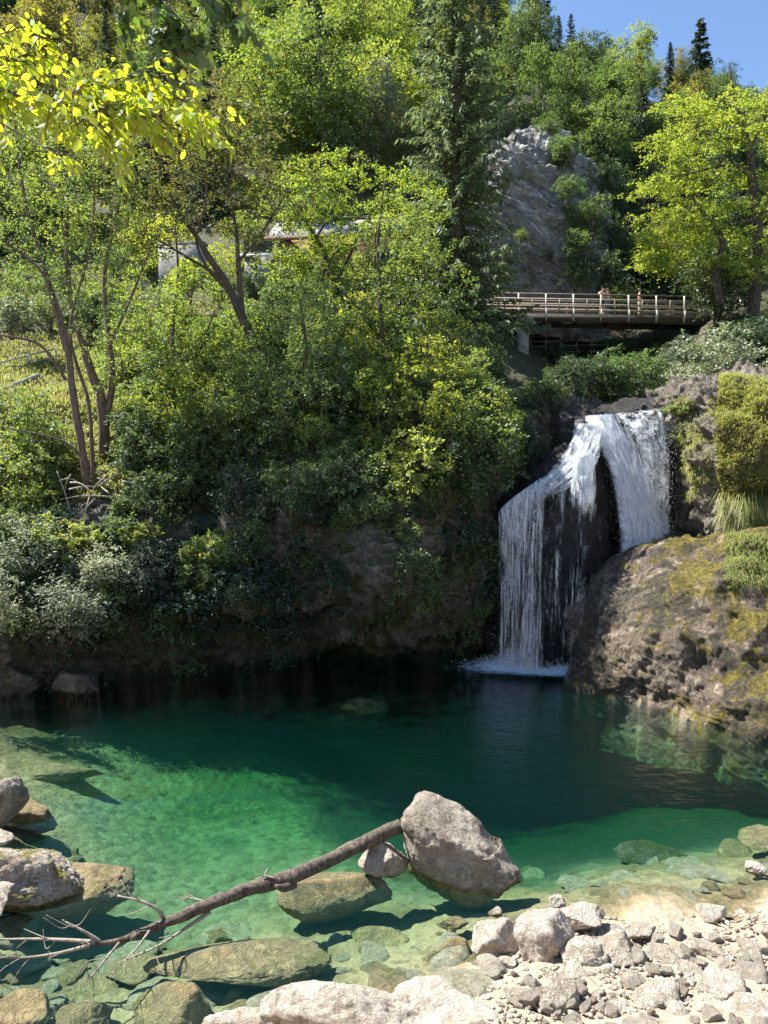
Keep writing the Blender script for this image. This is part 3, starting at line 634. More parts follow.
sub('submerged_rock', 42, 305, 405, 694, 735, -.85, 'dark rounded rock in the shaded middle of the pool', mat=M['cliff'], sub=5, planes=14, depth=.6, rough=.03)
sub('submerged_rock', 43, 612, 690, 842, 872, -.9, 'brown submerged rock in the clear shallows on the right', mat=M['cliff'], sub=5, planes=12)
sub('submerged_rock', 44, 735, 800, 822, 850, -.15, 'tan submerged rock at the right edge of the pool', sub=5, planes=10)
sub('submerged_rock', 45, 100, 160, 955, 985, -.5, 'small pale submerged stone near the roots of the fallen log', sub=4, planes=10)
sub('submerged_rock', 46, 60, 120, 975, 1000, -.6, 'small yellowish submerged stone among the drowned twigs', sub=4, planes=10)
M['mossw'] = rock_mat('mossy_white_rock', (.72, .65, .56), (.36, .29, .22), (.20, .17, .02), .60, 1.0, .06, algae=True, coord='obj', lichen=.5)
# left bank rocks
put_rock('rock', 51, -30, 26, 772, 835, zY(815, .3), Bo, 'white lichened rock at the far left edge of the pool', sub=5, planes=12, depth=.8)
put_rock('rock', 57, -45, 94, 838, 925, zY(885, .1), M['mossw'], 'large white rock with moss cushions on the left bank', sub=6, planes=18, depth=.6, rough=.09, soft=12)
put_rock('rock', 53, -40, 14, 825, 852, zY(845, .4), Gr, 'small grey rock behind the large mossy rock on the left bank', sub=5, planes=10)
put_rock('rock', 54, -60, 20, 880, 930, zY(915, .2), Gr, 'dull mossy rock in front of the large mossy rock on the left bank', sub=5, planes=10)
put_rock('rock', 55, 358, 412, 838, 878, zY(872, 0), Gr, 'dark rock behind the big boulder and under the end of the log', sub=5, planes=12)
put_rock('rock', 56, -30, 40, 655, 705, 23.2, M['cliff'], 'ochre mossy rock on the shaded far left bank', sub=5, planes=12)
put_rock('rock', 57, 50, 108, 668, 700, 23.4, M['mossy'], 'yellow mossy rock at the water line in the far left corner of the pool', sub=5, planes=12)
# white stones of the near shore, laid out from the photo
st = [(470,520,915,962,.35,'pale rounded rock with an ochre stain at the left end of the stone heap'),
 (512,575,900,975,.45,'tallest white block in the middle of the stone heap'),(555,612,900,935,.4,'white rock behind the tallest block of the stone heap'),
 (560,612,935,980,.35,'white rock just right of the tallest block of the stone heap'),(590,645,930,972,.35,'grey rock with a dark mossy end in the stone heap'),
 (620,660,917,942,.3,'flat grey rock behind the rock with the dark mossy end'),(640,690,938,972,.35,'squarish grey rock right of the rock with the mossy end'),
 (560,592,960,990,.4,'small white rock below the tallest block of the stone heap'),(535,580,972,1024,.5,'rough grey rock at the bottom centre of the stone heap'),
 (632,680,980,1024,.55,'smooth round pale stone at the bottom of the photo'),(618,650,970,1000,.45,'grey stone touching the smooth round stone'),
 (676,705,960,985,.4,'small grey stone right above the smooth round stone'),(690,745,965,1010,.6,'broad flat whitish rock at lower right'),
 (720,790,985,1040,.7,'pale slab in the bottom right corner'),(690,730,938,962,.35,'grey stone in the shallows above the broad flat rock'),
 (736,768,938,965,.4,'pale grey stone near the right edge of the shore'),(698,728,902,922,.1,'smooth oval white stone lying in the shallow water'),
 (738,766,860,877,.12,'lone whitish stone at the right edge of the water'),(758,790,925,945,.4,'small white stone at the right edge above the pale grey one'),
 (475,500,955,972,.2,'small dark grey stone at the left foot of the stone heap'),(497,520,955,970,.25,'small flat stone at the foot of the stone heap'),
 (440,470,915,932,.1,'brownish stone half in water left of the stone heap'),(488,505,908,918,.1,'small bluish grey stone behind the stone heap'),
 (600,622,962,982,.4,'small pale stone right of the smaller heap rocks'),(505,545,985,1012,.4,'grey rock lying against the white slab at the bottom'),
 (548,566,895,908,.2,'tiny white stone on the far side of the stone heap'),(575,600,965,985,.4,'whitish cobble in the stone heap'),
 (660,700,1000,1035,.6,'pinkish rock right of the smooth round stone'),(712,735,955,972,.4,'grey cobble above the broad flat rock'),(600,632,1000,1030,.55,'half buried pale stone left of the smooth round stone')]
for i, (a, b, c, d, z, lab) in enumerate(st):
    z = min(z, float(bedz(*Z((a + b) / 2, (c + d) / 2, z)[:2])) + .14) if c < 1000 else z
    smooth = 'smooth' in lab
    put_rock('stone', 200 + i * 3, a, b, c, d, zY((c + d * 1.5) / 2.5, z), M['grey'] if ('grey' in lab or 'mossy' in lab) else W_, lab, cat='stone', group='stones on the near shore',
             depth=.85, sub=5, planes=26 if smooth else 11, soft=8 if smooth else 18, rough=.02 if smooth else .07)
# log resting end between rocks: cobbles scattered, individually
cob = []
for k in range(6): cob.append(rock_mesh('cobble', 400 + k, (1, rng.uniform(.7, .95), rng.uniform(.5, .75)), W_, sub=4, planes=12, rough=.05))
cobg = []
for k in range(4): cobg.append(rock_mesh('cobble', 420 + k, (1, rng.uniform(.7, .95), rng.uniform(.5, .75)), Gr, sub=4, planes=12, rough=.05))
r2 = np.random.default_rng(99)
cnt = 0
while cnt < 150:
    px = r2.uniform(470, 800); py = r2.uniform(905, 1060)
    if py < 905 + max(0, (560 - px)) * .5 : continue
    if px > 640 and py < 935 and r2.random() < .8: continue
    p = Z(px, py, .3); z = float(bedz(p[0], p[1])); p = Z(px, py, z); z = float(bedz(p[0], p[1]))
    s = float(np.clip(r2.lognormal(-2.75, .55), .03, .2)); me = (cob + cobg)[r2.integers(10)]
    o = link('cobble', me, None, (p[0], p[1], z + .06 + s * .2), (r2.uniform(-.5, .5), r2.uniform(-.5, .5), r2.uniform(0, 6.28)), (s,) * 3)
    tag(o, 'small pale limestone cobble lying among the larger stones of the near shore', 'cobble', 'cobbles on the near shore'); cnt += 1
# drowned stones on the bed
pale_dr = None
subm = [rock_mesh('drowned_stone', 440 + k, (1, r2.uniform(.6, .9), r2.uniform(.3, .5)), O_ if k % 3 == 0 else rock_mat('pale_drowned_rock', (.5, .48, .36), (.28, .25, .16), None, 0, 1.2, .05, coord='obj'), sub=4, planes=10, rough=.05) for k in range(6)]
cnt = 0
while cnt < 270:
    px = r2.uniform(-60, 800); py = r2.uniform(850, 1040)
    if py < 925 and 110 < px < 440: continue
    if px > 500 and py > 905: continue
    p = Z(px, py, -.4); z = float(bedz(p[0], p[1]))
    if z > -.02: continue
    p = Z(px, py, z); z = float(bedz(p[0], p[1])); s = float(np.clip(r2.lognormal(-2.1, .65), .06, .42))
    o = link('drowned_stone', subm[r2.integers(6)], None, (p[0], p[1], z + .02), (r2.uniform(-.2, .2), r2.uniform(-.2, .2), r2.uniform(0, 6.28)), (s,) * 3)
    tag(o, 'algae tinted stone lying on the bed of the clear shallows', 'stone', 'stones on the pool bed'); cnt += 1
# gravel: uncountable
def gravel(name, n, region, mat, smin, smax, seed, lab):
    r = np.random.default_rng(seed); Vb, Fb = rock_shape(seed, 2, 8, .05); Vs = []; c = 0
    px = r.uniform(region[0], region[1], n); py = r.uniform(region[2], region[3], n)
    P0 = np.array([Z(a, b, .25) for a, b in zip(px, py)]); z = bedz(P0[:, 0], P0[:, 1]); pts3 = np.stack([P0[:, 0], P0[:, 1], z + .03], -1)
    pts3 = pts3[(z > -.15)]
    s = r.uniform(smin, smax, len(pts3)) ; a = r.uniform(0, 6.28, len(pts3)); ca, sa = np.cos(a), np.sin(a)
    B = Vb[None] * np.array([1, .75, .55])[None, None] * s[:, None, None]
    X = B[..., 0] * ca[:, None] - B[..., 1] * sa[:, None]; Yy = B[..., 0] * sa[:, None] + B[..., 1] * ca[:, None]
    V = np.stack([X, Yy, B[..., 2]], -1) + pts3[:, None]
    F = Fb[None] + (np.arange(len(pts3)) * len(Vb))[:, None, None]
    tag(link(name, mesh(name, V.reshape(-1, 3), F.reshape(-1, 3), mat, True)), lab, 'gravel', kind='stuff')
gravel('gravel', 1700, (460, 800, 905, 1050), W_, .012, .045, 71, 'fine pale gravel between the stones of the near shore')

# ================================================================ FALLEN LOG
def tube(pts, rad, sides=10, n=None, seed=0, rough=.12):
    pts = np.asarray(pts, float); rad = np.asarray(rad, float)
    n = n or max(4, len(pts) * 4)
    C_ = cr(pts, n, 0) if len(pts) > 1 else pts; r_ = np.interp(np.linspace(0, 1, n), np.linspace(0, 1, len(rad)), rad)
    t = np.gradient(C_, axis=0); t /= np.linalg.norm(t, axis=1)[:, None] + 1e-9
    ref = np.where(np.abs(t[:, 2:3]) > .9, np.array([[1., 0, 0]]), np.array([[0, 0, 1.]]))
    a = np.cross(t, ref); a /= np.linalg.norm(a, axis=1)[:, None] + 1e-9; b = np.cross(t, a)
    th = np.linspace(0, 2 * np.pi, sides, endpoint=False)
    Rr = r_[:, None] * np.ones((1, sides))
    if rough: Rr = Rr * (1 + rough * vn(np.stack([np.cos(th)[None] * 1.3 + 0 * r_[:, None], np.sin(th)[None] * 1.3 + 0 * r_[:, None], np.arange(n)[:, None] * .45 + 0 * th[None]], -1) + seed * 3.7, seed))
    V = C_[:, None] + (np.cos(th)[None, :, None] * a[:, None] + np.sin(th)[None, :, None] * b[:, None]) * Rr[..., None]
    i = np.arange(n - 1)[:, None] * sides + np.arange(sides)[None]; j = np.arange(n - 1)[:, None] * sides + (np.arange(sides)[None] + 1) % sides
    F = np.stack([i, j, j + sides, i + sides], -1).reshape(-1, 4)
    V = V.reshape(-1, 3); 
    k = len(V); V = np.vstack([V, C_[0], C_[-1]]); s = np.arange(sides)
    T = np.concatenate([np.stack([(s + 1) % sides, s, np.full(sides, k)], -1), np.stack([(n - 1) * sides + s, (n - 1) * sides + (s + 1) % sides, np.full(sides, k + 1)], -1)])
    return V, F, T
class MB:
    def __init__(s): s.V = []; s.Q = []; s.T = []; s.k = 0
    def add(s, V, Q=None, T=None):
        s.V.append(V)
        if Q is not None and len(Q): s.Q.append(np.asarray(Q) + s.k)
        if T is not None and len(T): s.T.append(np.asarray(T) + s.k)
        s.k += len(V)
    def tube(s, *a, **k): s.add(*tube(*a, **k))
    def box(s, c, d, rz=0, rx=0, ry=0):
        c = np.array(c, float); X = np.array([(x, y, z) for x in (-.5, .5) for y in (-.5, .5) for z in (-.5, .5)]) * np.array(d)
        X = X @ np.array(Euler((rx, ry, rz)).to_matrix()).T
        s.add(X + c, np.array([[0, 1, 3, 2], [4, 6, 7, 5], [0, 4, 5, 1], [2, 3, 7, 6], [0, 2, 6, 4], [1, 5, 7, 3]]))
    def bar(s, a, b, w_, h_):
        a = np.array(a, float); b = np.array(b, float); t = b - a; L = np.linalg.norm(t); t /= L
        up = np.array([0, 0, 1.]) if abs(t[2]) < .95 else np.array([0, 1., 0]); sd = np.cross(t, up); sd /= np.linalg.norm(sd); up = np.cross(sd, t)
        X = np.array([a + sd * w_ / 2 * i + up * h_ / 2 * j + t * k * L for k in (0, 1) for i in (-1, 1) for j in (-1, 1)])
        s.add(X, np.array([[0, 1, 3, 2], [4, 6, 7, 5], [0, 4, 5, 1], [2, 3, 7, 6], [0, 2, 6, 4], [1, 5, 7, 3]]))
    def mesh(s, name, mat, smooth=False):
        F = []
        if s.Q: F.append(np.concatenate(s.Q))
        if s.T: F.append(np.concatenate(s.T))
        return mesh(name, np.concatenate(s.V), F, mat, smooth)
M['log'] = bark_mat('wet_driftwood', (.04, .03, .024), (.20, .16, .125), 1.7); M['twig'] = bark_mat('grey_twig', (.22, .19, .15), (.40, .36, .30))
lg = empty('fallen_log', Z(250, 895)); L0 = np.array(lg.location); tag(lg, 'long wet brown log slanting out of the water up to the big boulder', 'log')
b = MB(); lp = [P(400, 826, 12.9), P(360, 845, 12.5), P(325, 862, 12.15), P(290, 877, 11.8), P(250, 889, 11.5), P(215, 902, 11.1), P(180, 917, 10.75), P(150, 929, 10.55), P(118, 941, 10.4), P(85, 944, 10.3)]
b.tube([p - L0 for p in lp], [.12, .12, .115, .12, .105, .095, .08, .065, .045, .02], sides=14, n=90, rough=.22, seed=5)
b.tube([P(293, 884, 11.85) - L0, P(284, 888, 11.5) - L0, P(276, 886, 11.3) - L0], [.08, .06, .03], n=8)
link('trunk', b.mesh('trunk', M['log'], True), lg)
def branch(pts, r0, nm='branch', mat='twig', twigs=0, seed=0):
    b = MB(); pts = [np.array(p) - L0 for p in pts]; b.tube(pts, np.linspace(r0, r0 * .35, len(pts)), sides=7, rough=.15, seed=seed)
    r = np.random.default_rng(seed)
    for _ in range(twigs):
        t = r.uniform(.2, 1); i = int(t * (len(pts) - 1)); p = pts[i] + (pts[min(i + 1, len(pts) - 1)] - pts[i]) * r.random(); bd_ = pts[-1] - pts[0]; bd_ = bd_ / np.linalg.norm(bd_); d = bd_ * .9 + r.normal(size=3) * .55; d = d / np.linalg.norm(d)
        b.tube([p, p + d * .18 + r.normal(0, .04, 3), p + d * r.uniform(.25, .5) + r.normal(0, .06, 3)], [r0 * .32, r0 * .22, r0 * .1], sides=5, rough=0)
    link(nm, b.mesh(nm, M[mat], True), lg)
branch([P(165, 922, 10.7), P(158, 910, 10.65), P(140, 901, 10.6), P(117, 896, 10.6)], .035, twigs=4, seed=1)
branch([P(210, 912, 11), P(180, 932, 10.6), P(158, 946, 10.2), P(120, 962, 10.0)], .03, twigs=3, seed=2)
branch([P(100, 942, 10.35), P(85, 932, 10.3), P(66, 922, 10.3)], .03, twigs=5, seed=3)
branch([P(95, 942, 10.3), P(40, 939, 10.3), P(-20, 940, 10.3)], .03, twigs=8, seed=4)
branch([P(90, 945, 10.2), P(60, 953, 10.1), P(20, 958, 10.0), P(-15, 955, 9.9)], .028, twigs=8, seed=5)
branch([P(120, 942, 10.4), P(105, 960, 9.9), P(85, 985, 9.6)], .022, twigs=10, seed=6)
branch([P(150, 930, 10.5), P(135, 950, 10.0), P(110, 975, 9.7)], .02, twigs=10, seed=7)
branch([P(272, 884, 11.7), P(266, 876, 11.75), P(268, 868, 11.8)], .035, twigs=1, seed=8)
branch([P(282, 882, 11.7), P(274, 878, 11.6), P(262, 876, 11.6)], .03, twigs=2, seed=9)
branch([P(215, 904, 11.1), P(200, 900, 11.2), P(186, 897, 11.3)], .02, twigs=5, seed=10)
# ================================================================ FOLIAGE
LM = {}
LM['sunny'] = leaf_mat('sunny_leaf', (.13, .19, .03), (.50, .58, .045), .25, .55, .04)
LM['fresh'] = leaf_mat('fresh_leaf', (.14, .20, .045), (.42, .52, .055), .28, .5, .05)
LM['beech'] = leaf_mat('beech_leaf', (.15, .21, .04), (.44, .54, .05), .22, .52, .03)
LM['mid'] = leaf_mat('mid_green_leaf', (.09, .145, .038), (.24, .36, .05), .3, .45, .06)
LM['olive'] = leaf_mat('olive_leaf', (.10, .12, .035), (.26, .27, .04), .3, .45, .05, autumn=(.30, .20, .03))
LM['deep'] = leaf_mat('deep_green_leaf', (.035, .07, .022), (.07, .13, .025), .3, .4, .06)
LM['silver'] = leaf_mat('silvery_leaf', (.20, .24, .13), (.22, .28, .10), .3, .35, .09)
LM['yellow'] = leaf_mat('yellowing_leaf', (.24, .22, .03), (.55, .48, .04), .3, .5, .04, autumn=(.40, .24, .03))
LM['spruce'] = leaf_mat('spruce_needle', (.05, .085, .035), (.09, .14, .035), .3, .35, .05)
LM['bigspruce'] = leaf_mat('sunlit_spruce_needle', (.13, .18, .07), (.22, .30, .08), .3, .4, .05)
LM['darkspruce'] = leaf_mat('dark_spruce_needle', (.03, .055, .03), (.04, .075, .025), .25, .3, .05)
LM['grass'] = leaf_mat('grass_blade', (.22, .26, .06), (.36, .42, .07), .35, .45, .04, autumn=(.34, .28, .12))
LM['straw'] = leaf_mat('straw_blade', (.30, .27, .12), (.38, .34, .12), .3, .4, .04)
BK = {'dark': bark_mat('dark_bark', (.035, .028, .02), (.11, .085, .065)), 'brown': bark_mat('brown_bark', (.07, .045, .03), (.19, .135, .10)),
      'grey': bark_mat('grey_bark', (.08, .07, .06), (.22, .20, .17))}

def unit(v): return v / (np.linalg.norm(v, axis=-1, keepdims=True) + 1e-9)
def leaves(pos, dirs, size, r, up=.6, width=.5, fold=.12):
    """one four cornered leaf per position: V, F"""
    n = len(pos); d = unit(dirs + r.normal(0, .25, (n, 3)))
    nr = r.normal(0, 1, (n, 3)); nr[:, 2] = np.abs(nr[:, 2]) + up * 1.5; nr = unit(nr)
    sd = unit(np.cross(d, nr)); nn = np.cross(sd, d)
    s = (size * r.uniform(.65, 1.25, n))[:, None]
    a = pos; t = pos + d * s; m1 = pos + d * s * .45 + sd * s * width / 2 - nn * s * fold; m2 = pos + d * s * .45 - sd * s * width / 2 - nn * s * fold
    V = np.stack([a, m1, t, m2], 1).reshape(-1, 3); F = np.arange(n * 4).reshape(-1, 4)
    return V, F
def sprays(C, rad, nleaf, size, r, flat=.35, droop=.35, twigs=5, width=.5, up=.6, outward=None):
    """leaf sprays round clump centres: leaves sit along short twigs radiating from each centre"""
    n = len(C); k = max(1, nleaf // twigs)
    td = r.normal(0, 1, (n, twigs, 3)); td[..., 2] *= flat
    if outward is not None: td = td + outward[:, None] * .8
    td = unit(td); L = rad[:, None] * r.uniform(.5, 1.15, (n, twigs))
    t = r.uniform(.08, 1, (n, twigs, k)) ** .8
    p = C[:, None, None] + td[:, :, None] * (L[..., None] * t)[..., None]
    p[..., 2] -= droop * L[..., None] * t ** 2
    p = p + r.normal(0, 1, p.shape) * (rad[:, None, None, None] * .10)
    ld = td[:, :, None] * np.ones((1, 1, k, 1)) * .7 + r.normal(0, .75, p.shape) * np.array([1, 1, .5]); ld[..., 2] -= .25
    return leaves(p.reshape(-1, 3), ld.reshape(-1, 3), size, r, up=up, width=width)
def crown_points(r, blobs, n, shell=.55, rough=.25):
    """clump centres in a union of ellipsoids (c, (rx,ry,rz), weight)"""
    w_ = np.array([b[2] if len(b) > 2 else b[1][0] * b[1][1] * b[1][2] for b in blobs], float) ** (1 if len(blobs[0]) > 2 else .7); w_ /= w_.sum()
    ids = r.choice(len(blobs), n, p=w_); u = unit(r.normal(0, 1, (n, 3))); q = r.uniform(0, 1, n) ** (1 / 3); q = shell + (1 - shell) * q
    q = np.where(r.random(n) < .25, r.uniform(.2, 1, n), q)
    q = q * (1 + rough * fbm(u * 2 + ids[:, None] * 3.1, 2, 3))
    c = np.array([b[0] for b in blobs])[ids]; rr = np.array([b[1] for b in blobs])[ids]
    return c + u * q[:, None] * rr, u
def skeleton(b, stems, C, r, rmin=.015, every=1, sag=.1, sides=5, mx=240):
    """stems: list of (pts, radii). Each clump centre is joined to the nearest lower stem point by a curved limb; limbs chain to earlier limbs."""
    nodes = []; nr = []
    for pts, rad in stems:
        n = max(6, len(pts) * 5); q = cr(np.array(pts, float), n, 0); rr = np.interp(np.linspace(0, 1, n), np.linspace(0, 1, len(rad)), rad)
        b.tube(pts, rad, sides=max(6, sides + 2), n=n, rough=.14, seed=int(r.integers(999)))
        nodes.append(q); nr.append(rr)
    N = np.concatenate(nodes); Rr = np.concatenate(nr); base = N[0]
    idx = np.argsort(np.linalg.norm(C - base, axis=1))[::every]
    if len(idx) > mx: idx = idx[np.sort(r.choice(len(idx), mx, replace=False))]
    for i in idx:
        c = C[i]; v = c - N; d = np.linalg.norm(v, axis=1)
        cost = d + np.where(v[:, 2] < -.1, 2.0, 0) - np.clip(v[:, 2], 0, d * .5) * .2
        j = int(np.argmin(cost)); p = N[j]; dd = np.linalg.norm(c - p)
        if dd < .05: continue
        r0 = min(Rr[j] * .6, .012 + dd * .022); r0 = max(r0, rmin)
        mid = (p + c) / 2 + r.normal(0, dd * .07, 3) + np.array([0, 0, dd * sag])
        b.tube([p, mid, c], [r0, r0 * .7, r0 * .35], sides=sides, n=5, rough=0)
        N = np.vstack([N, mid, (mid + c) / 2, c]); Rr = np.concatenate([Rr, [r0 * .7, r0 * .5, r0 * .35]])
def make_tree(name, stems, blobs, nclump, nleaf, size, mat, bark, r, clump_r=(.4, .8), flat=.35, droop=.35, shell=.5, loc=(0, 0, 0), twigs=5, extra_clumps=None, width=.5, every=1, rough=.25, mx=240, up=.6):
    root = empty(name, loc); L = np.array(loc)
    C, u = crown_points(r, blobs, nclump, shell, rough)
    if extra_clumps is not None: C = np.vstack([C, extra_clumps]); u = np.vstack([u, np.zeros((len(extra_clumps), 3))])
    b = MB(); skeleton(b, stems, C, r, every=every, mx=mx); 
    b.V = [v - L for v in b.V]; link('trunk', b.mesh('trunk', BK[bark], True), root)
    V, F = sprays(C, r.uniform(*clump_r, len(C)), nleaf, size, r, flat, droop, twigs, width, up, outward=u * .5)
    link('crown', mesh('crown', V - L, F, LM[mat]), root)
    return root
def make_shrub(name, h, w_, nclump, nleaf, size, mat, r, bark='brown', flat=.6, droop=.3, stems=5, lean=(0, 0), clump_r=None, width=.5, hang=0, up=.6):
    blobs = [((lean[0] * .5, lean[1] * .5, h * .55), (w_ * .5, w_ * .45, h * .45), 1.0)]
    for _ in range(4):
        a = r.uniform(0, 6.28); blobs.append(((math.cos(a) * w_ * .3 + lean[0], math.sin(a) * w_ * .25 + lean[1], h * r.uniform(.3, .8)), (w_ * r.uniform(.2, .32),) * 2 + (h * r.uniform(.15, .28),), .45))
    if hang: blobs.append(((0, -w_ * .3, -hang * .4), (w_ * .4, w_ * .25, hang * .7), .9))
    st = []
    for _ in range(stems):
        a = r.uniform(0, 6.28); q = r.uniform(.1, .35) * w_
        st.append(([np.array([r.normal(0, .06), r.normal(0, .06), -.25]), np.array([math.cos(a) * q * .4, math.sin(a) * q * .4, h * .35]), np.array([math.cos(a) * q + lean[0] * .6, math.sin(a) * q + lean[1] * .6, h * .75])], [.03 + h * .008, .025, .01]))
    return make_tree(name, st, blobs, nclump, nleaf, size, mat, bark, r, clump_r or (w_ * .10, w_ * .2), flat, droop, .45, width=width, mx=60, up=up)
def make_spruce(name, H, rad, mat, r, whorls=34, per=9, size=.5, hang=.5, bark='dark', sparse=1.0, seg=11):
    root = empty(name); b = MB(); b.tube([(0, 0, -.5), (0, 0, H * .5), (0, 0, H)], [H * .014, H * .009, .03], sides=8, n=14, rough=.05)
    Ps, Ds, Ss = [], [], []
    for i in range(whorls):
        f = i / (whorls - 1); z = H * (.06 + .93 * f); L = rad * (1 - f) ** .8 * r.uniform(.8, 1.08) + .25
        for k in range(per):
            if r.random() > sparse: continue
            a = r.uniform(0, 6.28); l = L * r.uniform(.65, 1.1); d = np.array([math.cos(a), math.sin(a), 0]); zz = z + r.normal(0, .12)
            dr = hang * (.55 - .45 * f)
            t = np.linspace(0, 1, 5)[:, None]
            q = np.array([0, 0, zz]) + d * l * t + np.array([0, 0, 1.]) * (l * (-dr * t + dr * .55 * t ** 3 + .1 * f * t))
            b.tube(q[[0, 2, 4]], [.02 + l * .012, .02, .008], sides=4, n=5, rough=0)
            m_ = int(seg * (1 + l)); tt = r.uniform(.08, 1.02, m_); i0 = np.clip(tt * 4, 0, 3.999).astype(int); fr = (tt * 4 - i0)[:, None]
            p = q[i0] * (1 - fr) + q[np.minimum(i0 + 1, 4)] * fr
            sd = np.array([-d[1], d[0], 0]); sgn = r.choice([-1, 1], m_)[:, None]
            dd = d * r.uniform(.3, 1, (m_, 1)) + sd * sgn * r.uniform(.1, .9, (m_, 1)) + np.array([0, 0, -1]) * r.uniform(.25, 1.1, (m_, 1)) * (.4 + hang)
            Ps.append(p); Ds.append(dd); Ss.append(np.full(m_, size * (.55 + .25 * (1 - f)) * (1.15 - .4 * tt.mean())))
    Pn = np.concatenate(Ps); V, F = leaves(Pn, np.concatenate(Ds), np.concatenate(Ss), r, up=.5, width=.30, fold=.05)
    link('trunk', b.mesh('trunk', BK[bark], True), root); link('crown', mesh('crown', V, F, LM[mat]), root)
    return root
def box_blobs(lst): return [(P(a, b, Y), (rx, ry, rz), wt) for a, b, Y, rx, ry, rz, wt in lst]

# ---------------------------------------------------------------- far forest library
rf = np.random.default_rng(31)
def far_tree(h, w_, nc, nl, size, mat, seed, low=.25):
    r = np.random.default_rng(seed); bl = [((0, 0, h * .62), (w_ * .42, w_ * .42, h * .36), 1)]
    for _ in range(6):
        a = r.uniform(0, 6.28); q = w_ * r.uniform(.18, .36); bl.append(((math.cos(a) * q, math.sin(a) * q, h * r.uniform(low + .1, .85)), (w_ * .2, w_ * .2, h * .13), .3))
    st = [([(0, 0, -1), (r.normal(0, .15), r.normal(0, .15), h * .35), (r.normal(0, .4), r.normal(0, .4), h * .85)], [h * .018, h * .013, .04])]
    t = make_tree('broadleaf_tree', st, bl, nc, nl, size, mat, 'grey', r, (h * .05, h * .10), .5, .3, .62, rough=.35, mx=45)
    return t
lib = [far_tree(13, 8.5, 260, 36, .30, 'fresh', 501), far_tree(15, 8, 280, 36, .30, 'mid', 502), far_tree(12, 9, 260, 36, .30, 'olive', 503),
       far_tree(16, 7.5, 280, 36, .30, 'mid', 504), far_tree(10, 7, 220, 34, .28, 'fresh', 505)]
spr = [make_spruce('spruce_tree', 20, 3.0, 'darkspruce', np.random.default_rng(601), size=.7, whorls=40, per=8), make_spruce('spruce_tree', 16, 2.4, 'darkspruce', np.random.default_rng(602), size=.6, whorls=36, per=8, sparse=.85)]
used = set()
def place(proto, p, s, rz, label, cat, group=None, mat=None, nm=None):
    if id(proto) in used: o = dup(proto)
    else: o = proto; used.add(id(proto))
    o.location = tuple(float(c) for c in p); o.rotation_euler = (0, 0, rz); o.scale = (s * rf.uniform(.92, 1.08), s * rf.uniform(.92, 1.08), s)
    if nm: o.name = nm
    if mat:
        c = [k for k in o.children if k.name.startswith('crown')][0]; c.material_slots[0].link = 'OBJECT'; c.material_slots[0].material = LM[mat]
    tag(o, label, cat, group); return o
# scatter over the slope by plan position
pos_used = []
def free(p, d):
    for q in pos_used:
        if (q[0] - p[0]) ** 2 + (q[1] - p[1]) ** 2 < d * d: return False
    return True
cand = rf.permutation(np.where((tv > 5.35) & (tv < 8.6) & (tpx > -90) & (tpx < 860) & (tpy > -240) & (TV[:, 1] > 58) & (TV[:, 1] < 150))[0])
nfar = 0
for i in cand:
    if nfar >= 250: break
    p = TV[i]; px, py = tpx[i], tpy[i]
    if 452 < px < 585 and 125 < py < 330 and p[1] < 66: continue
    d = 4.6 if p[1] < 90 else 5.6
    d *= .92
    if not free(p, d): continue
    pos_used.append(p); nfar += 1
    right = px > 500
    q = rf.random(); k = rf.choice(5, p=[.22, .22, .24, .2, .12])
    big = fbm(np.array([p * .03]), 2, 77)[0]
    s = rf.uniform(.62, 1.0) * (1.0 if py > 20 else .95)
    if right: s = rf.uniform(.5, .82) * (.8 if p[1] > 88 else 1)
    if q < (.10 if right else .16):
        place(spr[rf.integers(2)], p - [0, 0, .6], s * rf.uniform(.7, 1.0), rf.uniform(0, 6), 'dark spruce standing among the broadleaf trees of the steep forest', 'spruce tree', 'spruces of the hillside forest', rf.choice(['darkspruce', 'spruce']))
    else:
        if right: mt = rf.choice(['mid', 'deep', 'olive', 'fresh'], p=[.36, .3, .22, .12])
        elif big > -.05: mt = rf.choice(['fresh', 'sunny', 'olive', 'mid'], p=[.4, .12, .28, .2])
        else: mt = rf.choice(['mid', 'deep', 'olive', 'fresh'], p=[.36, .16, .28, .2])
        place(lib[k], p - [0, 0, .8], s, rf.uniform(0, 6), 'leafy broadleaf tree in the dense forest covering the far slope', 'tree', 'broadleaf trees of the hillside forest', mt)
for bx, by, bY, bs in [(585,262,53,1.0),(600,292,52.5,1.1),(575,292,52,.8),(612,318,52,1.0),(590,235,54,1.2),(568,205,54,.8),(572,165,56,1.0),(600,200,56,1.2),(612,255,54,1.1),(585,280,52.5,.8),(478,150,54,.9),(545,140,58,.8),(510,132,58,.7),(545,262,52,.45),(520,242,52.4,.4),(500,285,51.5,.4)]: crag_spots = globals().setdefault('crag_spots', []); crag_spots.append((bx, by, bY, bs))
